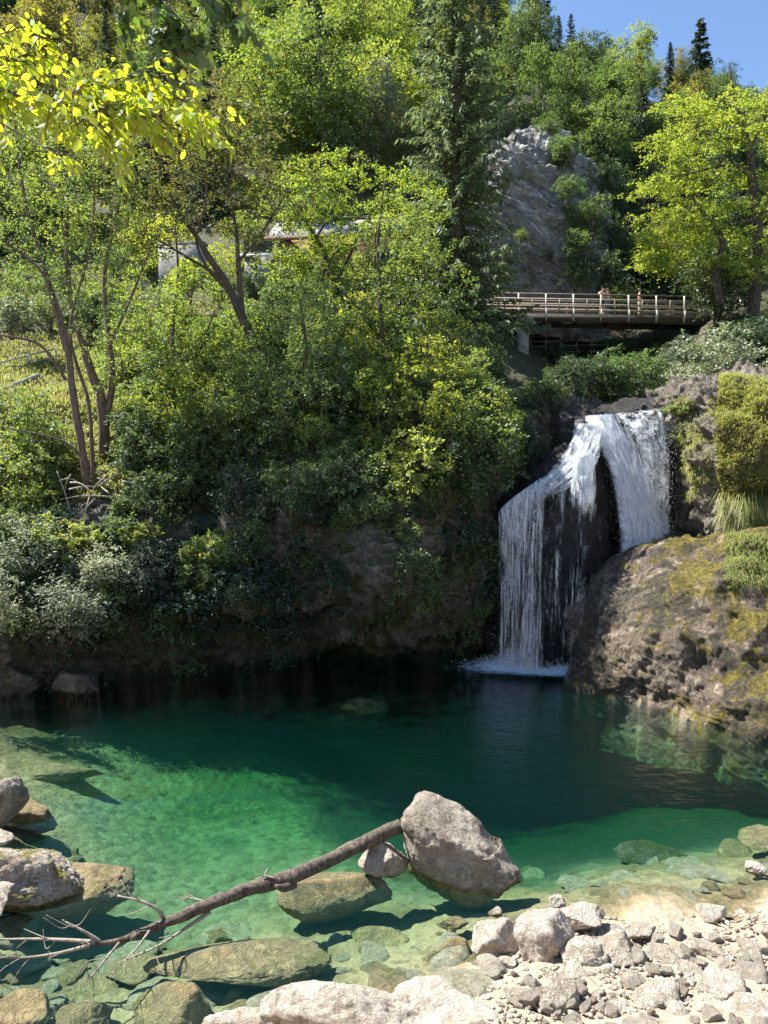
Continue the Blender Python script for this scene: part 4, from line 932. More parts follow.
# named individuals seen against the sky or the forest
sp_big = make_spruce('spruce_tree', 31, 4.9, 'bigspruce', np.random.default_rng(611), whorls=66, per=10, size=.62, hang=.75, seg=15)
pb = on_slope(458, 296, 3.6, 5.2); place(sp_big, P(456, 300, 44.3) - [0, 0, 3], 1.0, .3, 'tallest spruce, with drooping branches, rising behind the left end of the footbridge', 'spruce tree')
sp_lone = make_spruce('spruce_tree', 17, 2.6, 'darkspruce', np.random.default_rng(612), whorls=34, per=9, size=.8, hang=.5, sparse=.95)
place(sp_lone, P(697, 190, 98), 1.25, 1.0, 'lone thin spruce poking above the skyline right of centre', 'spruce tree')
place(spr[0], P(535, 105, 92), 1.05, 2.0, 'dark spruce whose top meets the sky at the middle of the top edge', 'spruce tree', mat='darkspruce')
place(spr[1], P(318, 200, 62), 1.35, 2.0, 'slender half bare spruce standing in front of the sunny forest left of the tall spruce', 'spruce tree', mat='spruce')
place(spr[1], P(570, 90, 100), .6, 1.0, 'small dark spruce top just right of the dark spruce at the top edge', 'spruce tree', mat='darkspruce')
place(lib[4], P(678, 150, 96) - [0, 0, .5], .85, 1.0, 'yellow topped tree on the skyline left below the lone spruce', 'tree', mat='yellow')
place(lib[0], P(628, 110, 100), .78, 1.9, 'pale green tree on the skyline between the sky and the lone spruce', 'tree', mat='fresh')
place(lib[2], P(515, 120, 88), .8, .9, 'autumn tinted tree below the dark spruce at the top edge', 'tree', mat='olive')
place(lib[1], P(720, 170, 96), .75, .9, 'grey green round tree on the skyline right of the lone spruce', 'tree', mat='mid')
place(lib[3], P(372, 215, 60), .7, .5, 'pale olive tree left of the tall spruce above the hut roof', 'tree', mat='silver')
place(lib[0], P(300, 210, 60), .55, 2.5, 'small bright green tree above the hut roof', 'tree', mat='sunny')

# ---------------------------------------------------------------- shrub library
sh = {}
def shrubs(k, mats, **kw):
    return [make_shrub('shrub', r=np.random.default_rng(700 + hash_(k) + i), mat=mats, **kw) for i in range(3)]
def hash_(s): return sum(ord(c) * (i + 1) for i, c in enumerate(s)) % 200
sh['bushy'] = shrubs('bushy', 'mid', h=2.2, w_=2.6, nclump=95, nleaf=48, size=.12)
sh['loose'] = shrubs('loose', 'fresh', h=3.2, w_=2.6, nclump=70, nleaf=40, size=.13, droop=.45)
sh['hang'] = shrubs('hang', 'deep', h=1.2, w_=2.2, nclump=80, nleaf=44, size=.12, droop=.9, hang=1.6)
sh['fern'] = shrubs('fern', 'fresh', h=.9, w_=1.5, nclump=40, nleaf=36, size=.15, droop=.8, width=.35)
def poly_scatter(kind, n, box, mats, sc, vr, lab, cat, group, seed, nm='shrub', mind=9, cond=None, lift=-.15):
    r = np.random.default_rng(seed); done = []; tries = 0
    while len(done) < n and tries < n * 40:
        tries += 1; px = r.uniform(box[0], box[2]); py = r.uniform(box[1], box[3])
        if cond and not cond(px, py): continue
        if px < 118 and 338 < py < 455: continue
        if 455 < px < 520 and 285 < py < 362: continue
        if kind in ('loose', 'bushy') and 405 < px < 520 and py < 405 and n > 40: continue
        if 492 < px < 560 and 315 < py < 412: continue
        if kind in ('loose', 'bushy', 'hang') and 48 < px < 130 and 440 < py < 560: continue
        if any((px - a) ** 2 + (py - b) ** 2 < mind * mind for a, b in done): continue
        p = on_slope(px, py, *vr); a, b, _ = proj(p)
        if abs(a - px) > 14 or abs(b - py) > 14: continue
        done.append((px, py)); s = r.uniform(*sc)
        place(sh[kind][r.integers(3)], p + [0, 0, lift], s, r.uniform(0, 6.3), lab, cat, group, r.choice(mats), nm)
    return done
for bx, by, bY, bs in crag_spots:
    place(sh['bushy'][0], P(bx, by, bY - 1.2), bs * 1.1, bx, 'dark bush rooted on the flank of the pale crag', 'bush', 'bushes rooted on the pale crag', rf.choice(['deep', 'mid']), 'bush')
# undergrowth of the left slope, by depth bands
G_ = 'shrubs on the steep bank left of the waterfall'
poly_scatter('bushy', 70, (-30, 330, 500, 520), ['mid', 'fresh', 'mid', 'deep'], (.7, 1.25), (1.4, 5.2), 'leafy green shrub on the steep bank left of the waterfall', 'shrub', G_, 1, mind=22)
poly_scatter('loose', 46, (-30, 300, 480, 480), ['fresh', 'sunny', 'mid'], (.7, 1.2), (2.2, 5.4), 'loose sunlit sapling shrub on the slope below the hut', 'shrub', 'saplings on the slope below the hut', 2, mind=26)
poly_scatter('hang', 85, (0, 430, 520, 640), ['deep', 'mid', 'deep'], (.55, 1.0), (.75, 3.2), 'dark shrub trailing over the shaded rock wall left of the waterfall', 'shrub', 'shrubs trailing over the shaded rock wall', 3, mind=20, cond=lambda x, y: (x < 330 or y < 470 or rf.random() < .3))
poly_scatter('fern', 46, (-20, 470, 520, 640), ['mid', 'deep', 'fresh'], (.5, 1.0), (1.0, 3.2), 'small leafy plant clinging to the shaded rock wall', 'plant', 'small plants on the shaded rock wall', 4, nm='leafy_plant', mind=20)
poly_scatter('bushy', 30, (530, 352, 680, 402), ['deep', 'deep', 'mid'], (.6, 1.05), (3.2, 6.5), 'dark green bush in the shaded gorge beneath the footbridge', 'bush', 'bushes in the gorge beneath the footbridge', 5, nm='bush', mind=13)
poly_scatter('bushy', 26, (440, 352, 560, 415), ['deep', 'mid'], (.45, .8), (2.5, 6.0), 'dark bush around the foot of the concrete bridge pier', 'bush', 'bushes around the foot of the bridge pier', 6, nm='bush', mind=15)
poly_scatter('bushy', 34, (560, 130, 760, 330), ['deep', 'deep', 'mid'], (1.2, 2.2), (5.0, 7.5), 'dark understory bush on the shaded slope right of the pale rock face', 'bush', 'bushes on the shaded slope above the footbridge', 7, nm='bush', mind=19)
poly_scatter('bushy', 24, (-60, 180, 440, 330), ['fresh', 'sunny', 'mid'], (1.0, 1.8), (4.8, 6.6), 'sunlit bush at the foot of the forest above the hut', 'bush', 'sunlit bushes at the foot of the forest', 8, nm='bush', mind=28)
# ---------------------------------------------------------------- trees traced from the photo
def stem(*p): return [P(a, b, Y) for a, b, Y, r in p], [r for a, b, Y, r in p]
rt = np.random.default_rng(5)
# left multi stemmed ash
base = P(90, 512, 27.5)
t = make_tree('ash_tree', [stem((90,515,27.5,.17),(83,455,27.5,.14),(73,395,27.3,.13),(66,340,27.2,.12),(45,270,27,.09),(25,200,26.8,.06),(14,120,26.6,.03)),
   stem((66,350,27.2,.10),(55,310,27,.07),(40,270,26.7,.05),(-5,235,26,.03)), stem((95,512,27.6,.10),(92,450,27.8,.08),(88,400,28,.07),(70,330,28,.05),(90,250,28,.04),(95,180,28,.02)),
   stem((66,380,27.2,.07),(40,345,27.0,.05),(0,335,26.6,.03)), stem((84,460,27.5,.05),(60,440,27.2,.04),(-10,425,26.4,.02))],
   box_blobs([(20,150,26.6,2.2,1.6,1.8,1.0),(70,220,27.2,2.4,1.8,1.8,1.0),(10,270,26.4,2.0,1.5,1.6,.7),(90,300,27.5,1.8,1.6,1.8,.7),(100,160,28,2.2,1.8,1.6,.8),(-30,200,26.5,2,1.6,2,.5)]),
   330, 34, .13, 'mid', 'brown', rt, (.28, .6), .4, .45, .25, loc=base, mx=200); tag(t, 'many stemmed thin tree with reddish brown trunks leaning on the left bank', 'tree')
base = P(102, 472, 29.5)
t = make_tree('ash_tree', [stem((102,475,29.5,.24),(104,430,29.5,.22),(100,395,29.5,.20),(92,375,29.4,.18),(80,335,29.3,.15),(70,300,29.2,.12),(66,230,29,.08),(70,150,29,.04)),
   stem((104,430,29.5,.15),(112,380,29.6,.13),(108,330,29.8,.11),(105,270,30,.08),(120,200,30,.05)), stem((108,350,29.6,.07),(130,300,29.8,.05),(150,250,30,.03))],
   box_blobs([(60,190,29.2,2.2,1.8,2,1.0),(110,230,30,2.2,1.8,2.4,1.0),(150,290,30,2.0,1.8,2.0,.9),(140,360,30,2.2,1.8,2,1.0),(180,400,29.5,2,1.6,1.8,.8),(95,130,29.5,2.0,1.8,1.6,.8)]),
   330, 36, .13, 'fresh', 'brown', rt, (.3, .65), .4, .4, .3, loc=base, mx=200); tag(t, 'tree with a thick pale brown trunk forking right behind the many stemmed thin tree', 'tree')
# central dark forked tree
base = P(275, 400, 31.5)
t = make_tree('maple_tree', [stem((278,405,31.5,.26),(262,365,31.5,.23),(250,335,31.5,.21),(240,312,31.4,.20),(226,282,31.2,.15),(212,262,31,.13),(196,236,30.8,.10),(178,212,30.5,.06),(165,180,30.2,.03)),
   stem((242,315,31.4,.15),(240,290,31.5,.12),(238,262,31.6,.11),(236,230,31.8,.08),(228,180,32,.05),(225,130,32,.03)), stem((226,282,31.2,.09),(205,268,31,.07),(175,250,30.6,.05),(150,235,30.2,.03)),
   stem((240,300,31.4,.08),(222,285,31.2,.07),(200,255,31,.05),(190,200,31,.03)), stem((238,262,31.6,.07),(260,235,31.6,.05),(285,195,31.6,.03)), stem((196,236,30.8,.06),(205,205,31,.05),(208,160,31,.03))],
   box_blobs([(165,160,30.4,2.4,2,2.0,1.0),(230,130,31.8,2.8,2.2,2.0,1.2),(210,190,31.2,3,2.2,1.8,1.2),(150,220,30.4,1.9,1.6,1.3,.5),(270,180,31.8,2.2,2,2.0,.9),(190,110,31,2.4,2,1.5,.9),(265,235,31.6,1.2,1.2,.9,.2)]),
   430, 36, .135, 'olive', 'dark', rt, (.3, .65), .35, .35, .3, loc=base, mx=260); tag(t, 'dark forked tree with an olive crown left of the hut', 'tree')
# yellow green tree in front of the hut
base = P(345, 330, 36)
t = make_tree('maple_tree', [stem((352,335,36,.17),(340,300,36,.14),(328,262,36,.11),(316,238,36,.09),(300,215,35.8,.06),(285,190,35.6,.03)), stem((335,285,36,.09),(350,255,36,.07),(370,215,36,.05),(390,190,36,.03)),
   stem((316,238,36,.06),(335,205,36,.04),(345,170,36,.02)), stem((328,262,36,.05),(345,246,35.8,.04),(375,246,35.8,.02))],
   box_blobs([(310,190,36,2.6,2,1.1,1.0),(360,185,36.5,2.8,2,1.3,1.1),(400,205,36.5,2.0,2,1.6,.9),(340,165,36.5,2.6,2,.9,.8),(290,215,35.6,1.3,1.2,.7,.3),(350,272,35,2.2,1.2,.8,.3),(282,265,34.5,1.3,1,.6,.35),(355,228,35.5,3.6,1,.8,.8),(400,260,35,1.6,1,1.0,.5),(310,255,35,1.6,1,.8,.4)]),
   420, 38, .15, 'sunny', 'dark', rt, (.3, .65), .3, .25, .3, loc=base, mx=180); tag(t, 'yellow green tree spreading its crown in front of the hut roof', 'tree')
base = P(395, 400, 32)
t = make_tree('maple_tree', [stem((408,410,32,.2),(392,370,32,.17),(383,335,32,.15),(380,300,32,.10),(378,240,32,.06),(385,180,32,.03)), stem((386,345,32,.09),(410,310,32,.07),(430,265,32,.04)), stem((383,335,32,.08),(360,310,32,.06),(340,290,32,.03))],
   box_blobs([(390,250,32,1.8,1.6,2.2,.8),(430,280,32,2.0,1.6,1.8,1.0),(345,310,32,2.0,1.6,1.1,.9),(400,320,31.6,2.2,1.6,1.2,.9),(425,230,32.5,1.4,1.4,1.8,.6),(450,330,32,1.6,1.5,1.0,.6)]),
   300, 38, .14, 'fresh', 'dark', rt, (.3, .6), .4, .35, .35, loc=base, mx=180); tag(t, 'leafy green tree leaning at the cliff edge below the tall spruce', 'tree')
base = P(168, 440, 33)
t = make_tree('hornbeam_tree', [stem((175,450,33,.16),(178,400,33,.13),(172,340,33,.10),(178,280,33,.07),(175,225,33,.03)), stem((178,400,33,.07),(200,350,33,.05),(215,310,33,.03))],
   box_blobs([(165,330,33,2.2,1.8,1.8,1),(200,300,33,2.0,1.8,1.5,1),(170,390,32.5,2.2,1.6,1.5,.9),(215,360,32.5,2,1.6,1.6,.9),(140,300,33,1.6,1.4,1.5,.6)]),
   280, 38, .135, 'fresh', 'brown', rt, (.3, .6), .4, .35, .35, loc=base, mx=140); tag(t, 'dense bright green small tree between the leaning trunks and the dark forked tree', 'tree')
base = P(300, 440, 30)
t = make_tree('hornbeam_tree', [stem((300,450,30,.13),(300,400,30,.11),(306,350,30,.08),(300,300,30,.04)), stem((302,400,30,.07),(330,360,30,.05),(345,330,30,.03)), stem((300,420,30,.07),(270,370,30,.05),(262,330,30,.03))],
   box_blobs([(300,330,30,2.0,1.6,1.4,1),(335,370,30,2.0,1.6,1.3,1),(270,360,29.8,1.9,1.5,1.2,.9),(310,410,29.4,2.4,1.5,1.2,1),(360,340,30.4,1.5,1.4,1.1,.6),(255,410,29.4,2.0,1.4,1.2,.7)]),
   330, 38, .13, 'mid', 'dark', rt, (.3, .6), .35, .45, .35, loc=base, mx=120); tag(t, 'spreading mid green tree overhanging the dark bank below the hut', 'tree')
base = P(225, 480, 28.5)
t = make_tree('hornbeam_tree', [stem((225,490,28.5,.1),(222,440,28.5,.08),(215,390,28.5,.05)), stem((223,450,28.5,.06),(250,420,28.3,.04),(275,400,28,.02)), stem((223,450,28.5,.06),(195,430,28.3,.04),(170,420,28,.02))],
   box_blobs([(215,420,28.3,2.0,1.4,1.2,1),(260,440,28,1.7,1.2,1.0,.9),(175,440,28,1.6,1.2,1.0,.8),(235,480,27.6,2.0,1.1,.9,.7)]),
   240, 38, .12, 'mid', 'dark', rt, (.28, .55), .35, .55, .35, loc=base, mx=110); tag(t, 'low dark leaved tree drooping over the bank left of centre', 'tree')
# right tree with layered sprays
base = P(752, 305, 43)
rr = np.random.default_rng(12)
lay = []
for cx, cyy, w_ in [(690,105,55),(735,100,60),(760,130,60),(670,140,40),(715,140,60),(690,170,62),(740,175,60),(665,185,50),(715,205,60),(670,215,62),(655,235,45),(700,235,60),(740,235,60),(650,252,30),(680,255,45),(655,262,20),(725,262,40),(755,262,40),(690,225,50),(720,120,40),(770,200,50),(800,170,60),(800,110,60),(790,240,60),(830,150,50)]:
    for _ in range(26):
        u = rr.normal(0, .5); lay.append(P(cx + u * w_ * .7, cyy + rr.normal(0, 6.5) + abs(u) * 4, 43 + rr.normal(0, 1.3)))
t = make_tree('beech_tree', [stem((752,318,43,.36),(757,270,43,.32),(757,220,43,.28),(752,180,43,.23),(750,150,43,.16),(735,100,43,.09),(730,70,43,.04)), stem((750,150,43,.15),(742,142,42.8,.1),(715,136,42.5,.07),(695,130,42.3,.04)),
   stem((722,305,42.6,.22),(716,275,42.6,.2),(722,240,42.7,.17),(705,215,42.7,.12),(690,195,42.6,.06)), stem((752,180,43,.12),(735,165,42.8,.1),(705,170,42.6,.06),(670,178,42.4,.03)), stem((757,220,43,.12),(720,225,42.8,.08),(680,228,42.6,.05),(650,240,42.4,.02)),
   stem((750,150,43,.12),(765,115,43,.09),(775,70,43,.04)), stem((757,220,43,.14),(780,180,43,.1),(810,140,43,.05))],
   [(lay[i], (.5, .5, .2), 1.0) for i in range(0, len(lay), 12)], 60, 50, .17, 'beech', 'dark', rr, (.45, .9), .16, .22, .3, loc=base, extra_clumps=np.array(lay), mx=260, up=1.4)
tag(t, 'tall beech with layered sunlit sprays of leaves at the right end of the footbridge', 'tree')

# ---------------------------------------------------------------- named shrubs
LM['willow'] = leaf_mat('willow_leaf', (.30, .34, .20), (.30, .36, .14), .3, .35, .06)
def shrub_at(px, py, Y, h, w_, nc, nl, size, mat, lab, nm='shrub', seed=0, cat='shrub', **k):
    o = make_shrub(nm, h, w_, nc, nl, size, mat, np.random.default_rng(seed + 900), **k); o.location = tuple(float(c) for c in P(px, py, Y)); tag(o, lab, cat); return o
shrub_at(720, 396, 33, 2.7, 3.8, 210, 46, .15, 'silver', 'large silvery green bush hanging below the right end of the footbridge', seed=1, hang=.6)
shrub_at(752, 372, 35, 2.5, 3.0, 150, 44, .15, 'deep', 'darker bush behind the large silvery bush beside the grass bank', seed=2)
shrub_at(682, 372, 35, 1.8, 1.8, 70, 40, .13, 'silver', 'small pale bush on the left flank of the large silvery bush', seed=3)
shrub_at(778, 345, 40, 2.4, 2.0, 110, 42, .15, 'fresh', 'green bush around the foot of the tall beech', seed=22)
shrub_at(700, 440, 27.6, .9, 1.3, 50, 34, .11, 'silver', 'small leafy bush on the ledge between the waterfall and the grass bank', seed=4, hang=.7)
shrub_at(680, 420, 28.2, .8, 1.2, 45, 34, .10, 'fresh', 'mossy green plant growing at the brink right of the waterfall', seed=5, hang=.9)
shrub_at(62, 640, 23.2, 2.0, 2.5, 170, 44, .13, 'willow', 'silvery willow bush low on the left bank just over the water', seed=6, width=.26, flat=1.1, droop=.1, clump_r=(.3, .7))
shrub_at(25, 590, 24.0, 2.2, 2.6, 170, 44, .13, 'willow', 'pale willow bush behind and above the low silvery willow bush', seed=31, width=.3, flat=1.1, droop=.1, clump_r=(.3, .75))
shrub_at(100, 585, 24.3, 1.3, 1.9, 90, 40, .12, 'willow', 'small silvery willow clump at the right side of the willow bushes', seed=32, width=.3, flat=1.1, droop=.1, clump_r=(.25, .6))
shrub_at(-15, 650, 21.5, 2.8, 2.0, 150, 50, .11, 'willow', 'silvery willow bush cut by the left edge of the photo', seed=7, width=.26, flat=.9, droop=.2)
shrub_at(60, 560, 24.6, 1.4, 2.2, 100, 46, .12, 'fresh', 'light green bush just above the big willow bush', seed=8)
shrub_at(145, 592, 24.3, 1.2, 1.3, 80, 40, .09, 'silver', 'small pale feathery bush right of the big willow bush', seed=9, width=.3, flat=1.0, droop=.1)
shrub_at(112, 610, 24.0, .9, 1.6, 80, 40, .11, 'mid', 'leafy plants drooping over the dark water edge below the feathery bush', nm='leafy_plant', seed=10, cat='plant', hang=.5)
shrub_at(190, 615, 24.4, .8, 1.9, 70, 30, .17, 'deep', 'broad leaved plants low on the dark bank left of centre', nm='leafy_plant', seed=11, cat='plant', width=.8)
shrub_at(205, 570, 25.2, 1.0, 1.8, 80, 34, .13, 'fresh', 'patch of light green leaves in the dark hollow of the bank', nm='leafy_plant', seed=12, cat='plant', hang=.5)
shrub_at(58, 478, 30, 1.2, 2.2, 70, 40, .13, 'deep', 'dark round bush behind the reddish brown trunks', seed=13)
shrub_at(265, 520, 26.6, 1.2, 2.0, 90, 42, .11, 'silver', 'grey green bush catching the light in the middle of the bank', seed=14, hang=1.1)
shrub_at(395, 402, 29.2, .8, 1.0, 36, 32, .12, 'sunny', 'sunlit leafy plant on the dry ledge in the middle of the cliff', nm='leafy_plant', seed=15, cat='plant', hang=.4)
shrub_at(515, 445, 29.4, .9, 1.6, 80, 40, .12, 'mid', 'bush overhanging the rock left of the waterfall brink', seed=16, hang=.6)
shrub_at(548, 408, 32, 1.2, 2.0, 100, 40, .13, 'mid', 'dark bush on top of the rock just left of the waterfall brink', seed=17)
shrub_at(120, 545, 25.6, 1.1, 1.8, 80, 40, .12, 'mid', 'green bush below the base of the leaning trunks', seed=18)
shrub_at(330, 268, 41, 1.8, 2.6, 80, 36, .16, 'sunny', 'glowing yellow green bush beside the hut wall', seed=19)
shrub_at(190, 300, 38, 1.9, 2.4, 90, 38, .14, 'sunny', 'bright green bush in front of the grey concrete wall', seed=20)
shrub_at(12, 335, 40, 2.2, 2.4, 90, 38, .16, 'silver', 'grey green bush above the rails on the grassy terrace', seed=21)

# dead branches on the left bank
b = MB(); p0 = P(92, 520, 27.0); r = np.random.default_rng(8)
for _ in range(26):
    s = P(r.uniform(50, 130), r.uniform(470, 545), r.uniform(25.6, 26.8)); d = unit(r.normal(0, 1, 3) * np.array([1, .3, .7])); L = r.uniform(.6, 1.9)
    b.tube([s - p0, s + d * L * .5 + r.normal(0, .08, 3) - p0, s + d * L - p0 + np.array([0, 0, -.15])], [.035, .025, .01], sides=5, n=6, rough=0)
tag(link('dead_branches', b.mesh('dead_branches', M['twig'], True), None, p0), 'tangle of bare pale dead branches round the base of the leaning trunks', 'dead branches')
# ---------------------------------------------------------------- overhanging foreground leaves
def leaf_shape(kind):
    if kind == 'oval':
        o = [(0, 0), (.18, .20), (.45, .29), (.75, .20), (1.0, 0), (.75, -.20), (.45, -.29), (.18, -.20)]
    else:
        o = [(0, 0), (.02, .22), (.20, .52), (.30, .30), (.55, .46), (.60, .18), (1.0, 0), (.60, -.18), (.55, -.46), (.30, -.30), (.20, -.52), (.02, -.22)]
    return np.array(o)
def big_leaves(pos, dirs, size, r, kind, up=.5):
    o = leaf_shape(kind); k = len(o); n = len(pos); d = unit(dirs); nr = r.normal(0, .7, (n, 3)); nr[:, 2] = np.abs(nr[:, 2]) + up; nr = unit(nr)
    sd = unit(np.cross(d, nr)); nn = np.cross(sd, d); s = size[:, None, None] if hasattr(size, '__len__') else size
    curl = r.uniform(.0, .35, n)[:, None, None]
    V = pos[:, None] + (d[:, None] * o[None, :, :1] + sd[:, None] * o[None, :, 1:] - nn[:, None] * (np.abs(o[None, :, 1:]) * .45 + curl * o[None, :, :1] ** 2)) * s
    # two fans either side of the midrib so the leaf folds
    h = k // 2; b0 = np.arange(n)[:, None] * k
    A = np.concatenate([b0 + np.arange(h + 1)[None]], 1); B = np.concatenate([b0, b0 + np.arange(h, k)[None]], 1)
    return V.reshape(-1, 3), A, B
def overhang(name, limbs, nleaf, size, mat, kind, seed, lab, trunkpts, twr=.35, spread=.12, sagv=-.9):
    r = np.random.default_rng(seed); base = np.array(trunkpts[0], float); root = empty(name, base); tag(root, lab, 'tree')
    b = MB(); b.tube([np.array(p, float) - base for p in trunkpts], [.16, .13, .10, .07][:len(trunkpts)], sides=10, rough=.1)
    bb = MB(); Ps, Ds = [], []
    for pts, r0, nl in limbs:
        pts = [np.array(p, float) for p in pts]; bb.tube([p - base for p in pts], np.linspace(r0, r0 * .3, len(pts)), sides=7, rough=.1)
        q = cr(np.array(pts), 60, 0)
        for _ in range(nl):
            i = r.integers(8, 60); p = q[i]; tdir = unit(q[min(i + 1, 59)] - q[i - 1])
            sd = unit(np.cross(tdir, [0, 0, 1])) * r.choice([-1, 1]); d = unit(tdir * .8 + sd * r.uniform(.2, 1) + r.normal(0, .35, 3)); L = twr * r.uniform(.35, 1)
            e = p + d * L + np.array([0, 0, -.12 * L]); bb.tube([p - base, (p + e) / 2 - base + r.normal(0, .01, 3), e - base], [.004, .003, .0015], sides=4, n=4, rough=0)
            m_ = r.integers(4, 8); tt = np.linspace(.25, 1.0, m_)[:, None]
            Ps.append(p + (e - p) * tt + r.normal(0, .008, (m_, 3))); alt = np.where(np.arange(m_) % 2, 1, -1)[:, None]
            Ds.append(unit(d * .6 + np.cross(d, [0, 0, 1]) * alt * .8 + np.array([0, 0, sagv]) * r.uniform(.3, 1.4, (m_, 1)) + r.normal(0, .2, (m_, 3))))
    Pn = np.concatenate(Ps); V, A, B = big_leaves(Pn, np.concatenate(Ds), size * r.uniform(.6, 1.2, len(Pn)), r, kind)
    link('trunk', b.mesh('trunk', BK['grey'], True), root); link('branch', bb.mesh('branch', BK['brown'], True), root)
    link('leaves', mesh('leaves', V - base, [A, B], mat, False), root)
glow = leaf_mat('backlit_leaf', (.26, .32, .03), (.86, .90, .03), .22, .68, .05)
mapl = leaf_mat('maple_leaf', (.05, .09, .02), (.13, .22, .02), .3, .5, .06)
Yb = 4.6
tx = -4.3
overhang('linden_tree', [([(-3.9, 4.9, 9.3), P(-60, 85, 4.8), P(0, 90, 4.7), P(50, 103, Yb), P(110, 108, Yb), P(160, 117, 4.55), P(200, 122, 4.5)], .022, 130),
  ([P(40, 100, 4.6), P(60, 108, 4.5), P(90, 122, 4.4), P(110, 135, 4.35)], .009, 40), ([P(-40, 88, 4.75), P(10, 60, 4.8), P(50, 48, 4.9)], .008, 40), ([P(50, 103, Yb), P(90, 88, 4.7), P(140, 85, 4.8), P(185, 100, 4.8)], .008, 60),
  ([P(-60, 100, 4.4), P(-10, 118, 4.35), P(30, 140, 4.3), P(50, 150, 4.25), P(66, 160, 4.2)], .007, 8), ([P(-60, 60, 4.9), P(-20, 40, 5), P(15, 30, 5.1)], .007, 12)], 0, .074, glow, 'oval', 3,
  'slim branch of glowing yellow green leaves reaching in from the upper left', [(tx, 5.0, float(bedz(tx, 5.0)) - .3), (tx + .1, 5.0, 6), (tx + .2, 5.0, 8.5), (-3.9, 4.9, 9.6)], twr=.34)
overhang('maple_tree', [([(-3.6, 6.3, 11.6), P(40, -90, 6.1), P(110, -40, 6), P(160, 0, 5.9), P(190, 30, 5.85)], .016, 26), ([P(110, -40, 6), P(170, -30, 5.9), P(215, -8, 5.8), P(235, 15, 5.8)], .01, 20), ([P(90, -50, 6), P(110, -15, 6), P(120, 5, 6)], .008, 8), ([P(160, 0, 5.9), P(175, 40, 5.8), P(180, 62, 5.8)], .006, 9)], 0, .13, mapl, 'maple', 5,
  'dark lobed maple leaves hanging into the top left of the photo', [(-4.6, 6.6, float(bedz(-4.6, 6.6)) - .3), (-4.5, 6.5, 7), (-4.2, 6.4, 9.5), (-3.6, 6.3, 11.8)], twr=.38)
# ================================================================ GRASS
def blades(pos, L, width, r, lean=(0, 0, 0), droop=.6, spread=.5, up=1.0):
    n = len(pos); d = unit(r.normal(0, spread, (n, 3)) * np.array([1, 1, .3]) + np.array([0, 0, up]) + np.array(lean)); l = (L * r.uniform(.45, 1.2, n))[:, None]
    hz = unit(d * np.array([1, 1, 0]) + r.normal(0, .1, (n, 3)) * np.array([1, 1, 0])); sd = unit(np.cross(hz, [0, 0, 1])) * width / 2
    a = pos; m1 = a + d * l * .5; t = m1 + (d * .35 + hz * .35 + np.array([0, 0, -1]) * droop) * l * .6
    V = np.stack([a - sd, a + sd, m1 + sd * .8, m1 - sd * .8, t], 1).reshape(-1, 3); b = np.arange(n)[:, None] * 5
    return V, b + np.array([[0, 1, 2, 3]]), b + np.array([[3, 2, 4]])
def pick(Gf, cond, n, r, jit=.06):
    V = Gf.reshape(-1, 3); a, b, d_ = proj(V); idx = np.where(cond(a, b, V))[0]
    if len(idx) == 0: return V[:0]
    return V[r.choice(idx, n)] + r.normal(0, jit, (n, 3))
def grass(name, Gf, cond, n, L, wd, seed, lab, lean=(0, -.6, 0), droop=.7, up=.8, mat='grass', spread=.5):
    r = np.random.default_rng(seed); p = pick(Gf, cond, n, r)
    V, Q, T = blades(p, L, wd, r, lean, droop, spread, up)
    n2 = int(n * .3); V2, Q2, T2 = blades(p[:n2], L * 1.1, wd * .8, r, lean, droop * 1.1, spread, up)
    k = len(V); V = np.vstack([V, V2]); Q = np.vstack([Q, Q2 + k]); T = np.vstack([T, T2 + k]); mi = np.concatenate([np.zeros(n), np.ones(n2), np.zeros(n), np.ones(n2)])
    tag(link(name, mesh(name, V, [Q, T], [LM[mat], LM['straw']], mi=mi)), lab, 'grass', kind='stuff')
md = lambda a, b, V: (a > 716 + np.abs(b - 430) * .08) & (a < 860) & (b < 492 + (a - 715) * .25) & (b > 376) & (V[:, 1] < 28.8)
grass('grass', rcG, md, 34000, .26, .026, 1, 'thick yellow green grass cushion covering the top of the right cliff', (-.15, -.35, 0), .35, .75, spread=.8)
grass('grass', rcG, lambda a, b, V: (a > 722) & (a < 860) & (b > 496) & (b < 524) & (np.sin(a * .16) > -.75), 5200, .62, .026, 2, 'hanging grass tufts below the grass cushion on the right cliff', (-.1, -.9, 0), 1.3, .2)
grass('grass', rcG, lambda a, b, V: (a > 676) & (a < 712) & (b > 400) & (b < 500) & (fbm(V * 2.0, 2, 8) > .1), 2400, .25, .022, 3, 'short mossy grass on the ledges right of the waterfall', (-.3, -.7, 0), 1.0, .4)
grass('grass', mbG, lambda a, b, V: (a > 726) & (a < 800) & (b > 535) & (b < 588), 3200, .30, .022, 4, 'light green grass clump on the upper right of the mossy boulder', (-.2, -.8, 0), .9, .5)
grass('grass', G2, lambda a, b, V: (a > -60) & (a < 150) & (b > 335) & (b < 500) & (V[:, 1] > 26) & (V[:, 1] < 46), 26000, .40, .045, 5, 'bright sunlit grass of the terrace at the left edge', (0, -.3, 0), .5, 1.0)
grass('grass', G2, lambda a, b, V: (a > 150) & (a < 470) & (b > 300) & (b < 470) & (V[:, 1] > 27) & (V[:, 1] < 48), 12000, .35, .05, 6, 'patchy grass on the slope below the hut', (0, -.4, 0), .6, .8)

